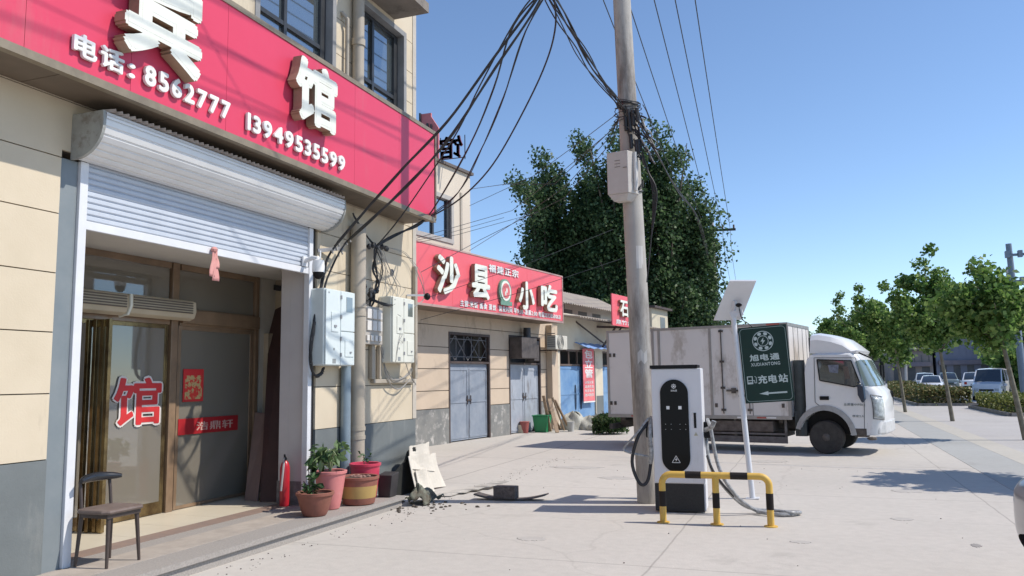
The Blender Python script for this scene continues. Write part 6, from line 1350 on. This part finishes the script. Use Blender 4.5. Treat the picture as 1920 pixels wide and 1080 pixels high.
# ================================================================== vehicles
paintw = M('white car paint', (.78, .80, .84), (.74, .76, .80), 2, .22, 0, coat=.6); dglass_c = glass('car glass', (.02, .025, .03), .05, .04)
lampm = M('clear lamp', (.6, .62, .65), (.5, .52, .55), 20, .12); redl = M('red tail lamp', (.35, .02, .02), None, 5, .2)
def skin(mb, secs, m=0):
    n = len(secs[0]); vs = [p for s_ in secs for p in s_]
    mb.add(vs, [(k*n+i, k*n+i+1, (k+1)*n+i+1, (k+1)*n+i) for k in range(len(secs)-1) for i in range(n-1)]+[tuple(range(n))[::-1], tuple((len(secs)-1)*n+i for i in range(n))], m); return mb
def vehicle(name, label, cat, loc, rz, body, cabin, paint, W, wheels, wr_=.33, group=None, plate=True):
    """body: (x, zlow, zbelt, halfwidth); cabin: (x, ztop, half width at the belt, half width at the top)"""
    t = thing(name, label, cat, loc, rz, group)
    S = []
    for x, zl, zb, hw in body: S.append([(x, -hw*.92, zl), (x, -hw, zl+.12*(zb-zl)), (x, -hw*1.01, zl+.55*(zb-zl)), (x, -hw*.97, zb-.05), (x, -hw*.90, zb), (x, 0, zb+.02), (x, hw*.90, zb), (x, hw*.97, zb-.05), (x, hw*1.01, zl+.55*(zb-zl)), (x, hw, zl+.12*(zb-zl)), (x, hw*.92, zl)])
    mb = skin(MB(), S); bo = mb.build('body', paint, t, smooth=True, world=False)
    S = []
    for x, zt, hb, ht, zb in cabin: S.append([(x, -hb, zb), (x, -ht, zt), (x, 0, zt+.03), (x, ht, zt), (x, hb, zb)])
    skin(MB(), S).build('windows', dglass_c, t, smooth=True, world=False)
    mb = MB(); rc = cabin[1:-1] if len(cabin) > 3 else cabin
    S = [[(x, -ht*1.01, zt-.02), (x, -ht*.97, zt+.012), (x, 0, zt+.045), (x, ht*.97, zt+.012), (x, ht*1.01, zt-.02)] for x, zt, hb, ht, zb in rc]; skin(mb, S)
    for s_ in (-1, 1):
        for i in range(len(cabin)-1):
            x, zt, hb, ht, zb = cabin[i]; 
            if i in (0, len(cabin)-2):
                x2, zt2, hb2, ht2, zb2 = cabin[i+1]; mb.beam((x if i == 0 else x2, s_*(hb if i == 0 else hb2), zb), (x2 if i == 0 else x, s_*(ht2 if i == 0 else ht)*1.0, zt2-.01 if i == 0 else zt-.01), .07, .05)
            elif i > 1: mb.beam((x, s_*hb, zb), (x, s_*ht, zt-.01), .06, .035)
        mb.beam((cabin[1][0], s_*cabin[1][3], cabin[1][1]-.01), (cabin[-2][0], s_*cabin[-2][3], cabin[-2][1]-.01), .06, .05)
    mb.build('roof', paint, t, smooth=True, world=False)
    for x in wheels:
        for s_ in (-1, 1):
            MB().lathe([(wr_+.06, 0), (wr_+.06, .004)], (x, s_*(W/2*1.0)+(-.004 if s_ < 0 else 0), wr_+.01), 24, 0, 'y').build('wheel_arch', black, bo, world=False)
            wheel(t, x, s_*(W/2+.01), wr_, .2, s_, rm=greymetal, holes=5)
    x0, x1 = body[0][0], body[-1][0]; zf, zbk = body[0], body[-1]
    for s_ in (-1, 1):
        MB().box(x0-.10, x0+.012, min(s_*.42, s_*.66), max(s_*.42, s_*.66), zf[2]-.20, zf[2]-.05).build('headlight', lampm, bo, bevel=.02, world=False)
        MB().box(x1-.012, x1+.10, min(s_*.50, s_*.70), max(s_*.50, s_*.70), zbk[2]-.28, zbk[2]-.06).build('tail_light', redl, bo, bevel=.02, world=False)
        MB().box(cabin[0][0]-.35, cabin[0][0]-.22, min(s_*(W/2), s_*(W/2+.16)), max(s_*(W/2), s_*(W/2+.16)), zf[2]+.08, zf[2]+.22).build('mirror', paint, bo, bevel=.02, world=False)
    mb = MB(); mb.box(x0-.01, x0+.016, -.38, .38, zf[2]-.20, zf[2]-.10); mb.box(x0-.01, x0+.014, -.55, .55, zf[1]+.02, zf[1]+.12); mb.build('grille', black, bo, world=False)
    mb = MB(); mb.box(x1-.03, x1+.01, -.22, .22, zbk[2]-.36, zbk[2]-.24); mb.box(x1-.02, x1+.01, -W*.42, W*.42, zbk[1]-.02, zbk[1]+.16); mb.build('rear_trim', black, bo, world=False)
    return t
# x is decreasing from nose to tail
vehicle('minivan', 'silvery white minivan on the road beside the low yellowish hedge', 'minivan', (10.35, 57, 0), R(-108),
        [(2.02, .32, .78, .66), (1.92, .24, .98, .76), (1.2, .22, 1.12, .80), (.9, .22, 1.18, .80), (-1.9, .24, 1.18, .80), (-2.0, .34, 1.1, .74)],
        [(1.25, 1.12, .74, .70, 1.10), (.55, 1.84, .77, .66, 1.12), (-.3, 1.90, .77, .66, 1.12), (-1.2, 1.90, .77, .66, 1.12), (-1.82, 1.86, .77, .66, 1.12), (-1.96, 1.2, .74, .7, 1.12)], M('silvery white paint', (.80, .80, .84), (.76, .76, .80), 2, .25, coat=.5), 1.62, (1.35, -1.35), .30)
car_b = [(2.15, .30, .62, .62), (2.05, .20, .74, .80), (1.3, .18, .86, .87), (.9, .18, .90, .88), (-1.4, .18, .96, .88), (-2.1, .22, .98, .80), (-2.2, .34, .9, .68)]
car_c = [(1.05, .90, .78, .70, .88), (.25, 1.42, .79, .60, .90), (-.4, 1.46, .80, .60, .92), (-1.1, 1.38, .79, .58, .93), (-1.75, .98, .74, .62, .94)]
vehicle('sedan', 'white saloon car parked behind the long hedge, facing us', 'car', (9.3, 75, 0), R(-100), car_b, car_c, paintw, 1.78, (1.35, -1.35))
suv_b = [(2.15, .40, .80, .66), (2.05, .28, .95, .84), (1.3, .26, 1.04, .90), (.9, .26, 1.06, .90), (-1.9, .28, 1.10, .90), (-2.15, .34, 1.08, .84), (-2.25, .45, 1.0, .70)]
suv_c = [(1.15, 1.06, .80, .74, 1.02), (.45, 1.62, .81, .66, 1.04), (-.4, 1.68, .81, .66, 1.06), (-1.4, 1.64, .80, .64, 1.07), (-2.0, 1.14, .78, .70, 1.08)]
vehicle('suv', 'white sport utility car seen from behind, left of the minivan', 'car', (12.6, 76, 0), R(80), suv_b, suv_c, paintw, 1.84, (1.4, -1.4), .36)
vehicle('sedan', 'pale car half hidden behind the white saloon car', 'car', (9.9, 84, 0), R(-95), suv_b, suv_c, M('pale grey paint', (.5, .52, .54), None, 2, .3, coat=.5), 1.78, (1.35, -1.35))
vehicle('sedan', 'greenish grey car between the saloon car and the sport utility car', 'car', (12.9, 92, 0), R(-95), suv_b, suv_c, M('greenish grey paint', (.20, .24, .23), None, 2, .3, coat=.5), 1.78, (1.35, -1.35))
vehicle('sedan', 'dark red car in the distance left of the cab mirror', 'car', (6.3, 128, 0), R(170), car_b, car_c, M('dark red paint', (.28, .05, .04), None, 2, .3, coat=.5), 1.78, (1.35, -1.35))

# near car at the right edge: only its front corner enters the picture
nc = thing('parked_suv', 'silver white car whose front corner enters at the right edge', 'car', (3.60, 6.60, 0), R(184))
nb = [(2.22, .56, .80, .60), (2.16, .42, .88, .74), (2.05, .28, .95, .82), (1.85, .24, 1.0, .88), (1.4, .22, 1.04, .91), (.95, .2, 1.07, .92), (-1.9, .22, 1.08, .92), (-2.2, .34, 1.0, .8)]
S = []
for x, zl, zb, hw in nb: S.append([(x, -hw*.92, zl), (x, -hw, zl+.12*(zb-zl)), (x, -hw*1.01, zl+.45*(zb-zl)), (x, -hw*1.0, zl+.7*(zb-zl)), (x, -hw*.96, zb-.04), (x, -hw*.88, zb), (x, 0, zb+.03), (x, hw*.88, zb), (x, hw*.96, zb-.04), (x, hw*1.0, zl+.7*(zb-zl)), (x, hw*1.01, zl+.45*(zb-zl)), (x, hw, zl+.12*(zb-zl)), (x, hw*.92, zl)])
silver = M('silver car paint', (.27, .27, .29), (.25, .25, .27), 2, .3, coat=.5, metal=.1)
bo = skin(MB(), S).build('body', silver, nc, smooth=True, world=False); md = bo.modifiers.new('sub', 'SUBSURF'); md.levels = 1; md.render_levels = 2
mb = MB()
def frontpt(y, z, o): # rounded nose
    return (2.13-.36*(abs(y)/.84)**2.6+o-.10*max(0, .50-z), y, z)
mb.sheet(lambda u, v: frontpt(-.80+1.6*u, .30+.36*v, .045), 16, 4); mb.build('lower_grille', M('black textured plastic', (.02, .02, .022), (.07, .07, .07), 60, .7), bo, smooth=True, world=False, thick=.02)
for s_ in (-1, 1):
    MB().sheet(lambda u, v: frontpt(s_*(.48+.33*u), .80+.11*v+.03*u, .035-.08*v), 8, 3).build('headlight', lampm, bo, smooth=True, world=False, thick=.02)
    MB().sheet(lambda u, v: frontpt(s_*(.52+.29*u), .775+.02*v+.03*u, .042), 8, 2).build('headlight_trim', black, bo, smooth=True, world=False, thick=.02)
S = [[(x, -hb, zb), (x, -ht, zt), (x, 0, zt+.03), (x, ht, zt), (x, hb, zb)] for x, zt, hb, ht, zb in [(1.1, 1.06, .80, .74, 1.03), (.35, 1.62, .81, .66, 1.05), (-.5, 1.68, .81, .66, 1.07), (-1.4, 1.62, .80, .64, 1.07), (-2.0, 1.14, .78, .70, 1.06)]]
skin(MB(), S).build('windows', dglass_c, nc, smooth=True, world=False)
skin(MB(), [[(x, -.66, z-.02), (x, 0, z+.045), (x, .66, z-.02)] for x, z in ((.35, 1.63), (-.5, 1.69), (-1.4, 1.63))]).build('roof', silver, nc, smooth=True, world=False)
for x in (1.35, -1.35):
    for s_ in (-1, 1): wheel(nc, x, s_*.93, .35, .22, s_, rm=greymetal, holes=5)

# ================================================================== across the road
def shop(x0, x1, y, h, label, wall, dark, seed, nwin=5, roofm=None):
    t = thing('distant_building', label, 'building', ((x0+x1)/2, y, 0)); g = random.Random(seed)
    MB().box(x0, x1, y, y+12, 0, h).build('wall', wall, t)
    MB().box(x0-.3, x1+.3, y-.5, y+12.3, h, h+.25).build('roof', roofm or dk, t)
    n = nwin; wdt = (x1-x0)/n
    for i in range(n): MB().box(x0+wdt*i+.5, x0+wdt*(i+1)-.5, y-.05, y-.01, 0, min(h*.5, 2.9)).build('shopfront', dark, t)
    if h > 5:
        for i in range(n*2): MB().box(x0+wdt/2*i+.5, x0+wdt/2*(i+1)-.5, y-.05, y-.01, h*.62, h*.62+1.3).build('window', dark, t)
    mb = MB(); mb.box(x0+.3, x1-.3, y-.9, y-.06, min(h*.5, 2.9)+.1, min(h*.5, 2.9)+.8); mb.build('fascia', M('faded shop fascia', (.10, .10, .14), (.2, .16, .16), .3, .6), t)
    return t
dw_ = M('dim shopfront', (.03, .035, .04), (.07, .07, .08), .6, .4); wl1 = M('bluish grey wall', (.19, .20, .26), (.15, .16, .2), .4, .8); wl2 = M('brownish wall', (.26, .22, .20), (.18, .16, .15), .4, .8); wl3 = M('pale distant wall', (.42, .40, .37), (.36, .35, .33), .4, .8)
shop(-2, 12, 165, 4.8, 'low dark shop row in the distance behind the lorry cab', wl2, dw_, 1, 6)
shop(12.5, 19, 150, 5.4, 'dim shop building in the distance left of the middle street tree', wl2, dw_, 2, 3)
shop(19.5, 27.5, 150, 7.6, 'bluish grey two-storey building in the distance behind the parked cars', wl1, dw_, 3, 4)
shop(28, 37, 145, 6.0, 'dark low building with a pale canopy in the distance behind the minivan', wl2, dw_, 4, 4)
shop(37.5, 52, 140, 6.5, 'reddish dark building in the distance right of the minivan', M('reddish dark wall', (.16, .07, .08), (.1, .08, .1), .3, .8), dw_, 5, 5)
shop(33, 60, 190, 13.5, 'pale distant building with a flat roof behind the leaning street tree', wl3, dw_, 6, 6)
MB().box(29, 36, 140.5, 144, 4.2, 4.5).build('shop_canopy', M('pale canopy', (.5, .5, .5)), label='pale flat canopy in front of the dark low building in the distance', cat='canopy')
# distant wood behind the shops
g = np.random.default_rng(77); n = 26000; x = g.uniform(-60, 130, n); z = g.random(n)*(6.0+1.8*np.sin(x*.35)+1.4*np.sin(x*.9+1)); 
leaf_mesh('distant_wood', np.stack([x, 205+g.normal(0, 4, n), z], 1), 1.5, leafmat('far leaf', (.045, .07, .05), (.07, .10, .07), (.10, .14, .09), .1), None, .8, 78, kind='stuff', label='line of far trees behind the distant buildings', cat='wood')
# tall grey mast and poles at the right edge
ms = thing('steel_mast', 'tall grey steel mast with crossarms at the right edge of the picture', 'mast', (10.6, 50, 0)); gm = M('blue grey steel', (.20, .25, .31), (.16, .2, .25), 3, .6)
MB().tube([(10.62, 50, 0), (10.45, 50, 8.65)], [.2, .15], 10).build('shaft', gm, ms, smooth=True)
for z in (8.0, 6.55): MB().beam((10.2, 49.8, z), (12.3, 49.8, z+.02), .10, .13).build('crossarm', gm, ms)
mb = MB()
for z in (8.0, 6.55):
    for x in (10.3, 10.9, 11.3, 11.9): mb.box(x-.1, x+.1, 49.6, 49.9, z-.14, z+.22)
mb.build('insulator', gm, ms)
for i, (u, vt, vb, y, lb) in enumerate(((1861, 645, 712, 95, 'slender pale lamp post behind the minivan'), (1889, 500, 700, 110, 'thin grey pole beyond the leaning street tree'), (1698, 668, 705, 120, 'pale post in the distance left of the white cars'))):
    a, b = PY(u, vt, y), PY(u, vb, y); MB().tube([(b.x, y, 0), (a.x, y, a.z)], .16, 8).build('distant_post', cp2, label=lb, cat='post')
# grey palm-like shrub and dark cypress right behind the mast
def far_tree(x, y, H, rad, label, seed, base=.5):
    t = thing('distant_tree', label, 'tree', (x, y, 0)); g = np.random.default_rng(seed); n = 3500
    MB().tube([(0, 0, 0), (0, 0, H*.8)], [.2, .05], 8).build('trunk', bark, t, world=False)
    cl = g.normal(size=(40, 3))*np.array([rad*.45, rad*.45, (H-base)*.22])+np.array([0, 0, base+(H-base)*.5]); c = cl[g.integers(0, 40, n)]+g.normal(size=(n, 3))*rad*.18
    leaf_mesh('crown', c[(c[:, 2] > base*.5) & (c[:, 2] < H)], .38, poplar if seed % 2 else plane, t, .8, seed); return t
far_tree(13.6, 55, 7.4, 1.6, 'dark tree at the right edge behind the steel mast', 51)
far_tree(16.5, 80, 4.6, 2.2, 'round green tree beyond the minivan near the right edge', 52)
far_tree(13.0, 60, 3.2, 1.5, 'low yellowish shrub tree right of the minivan', 54)
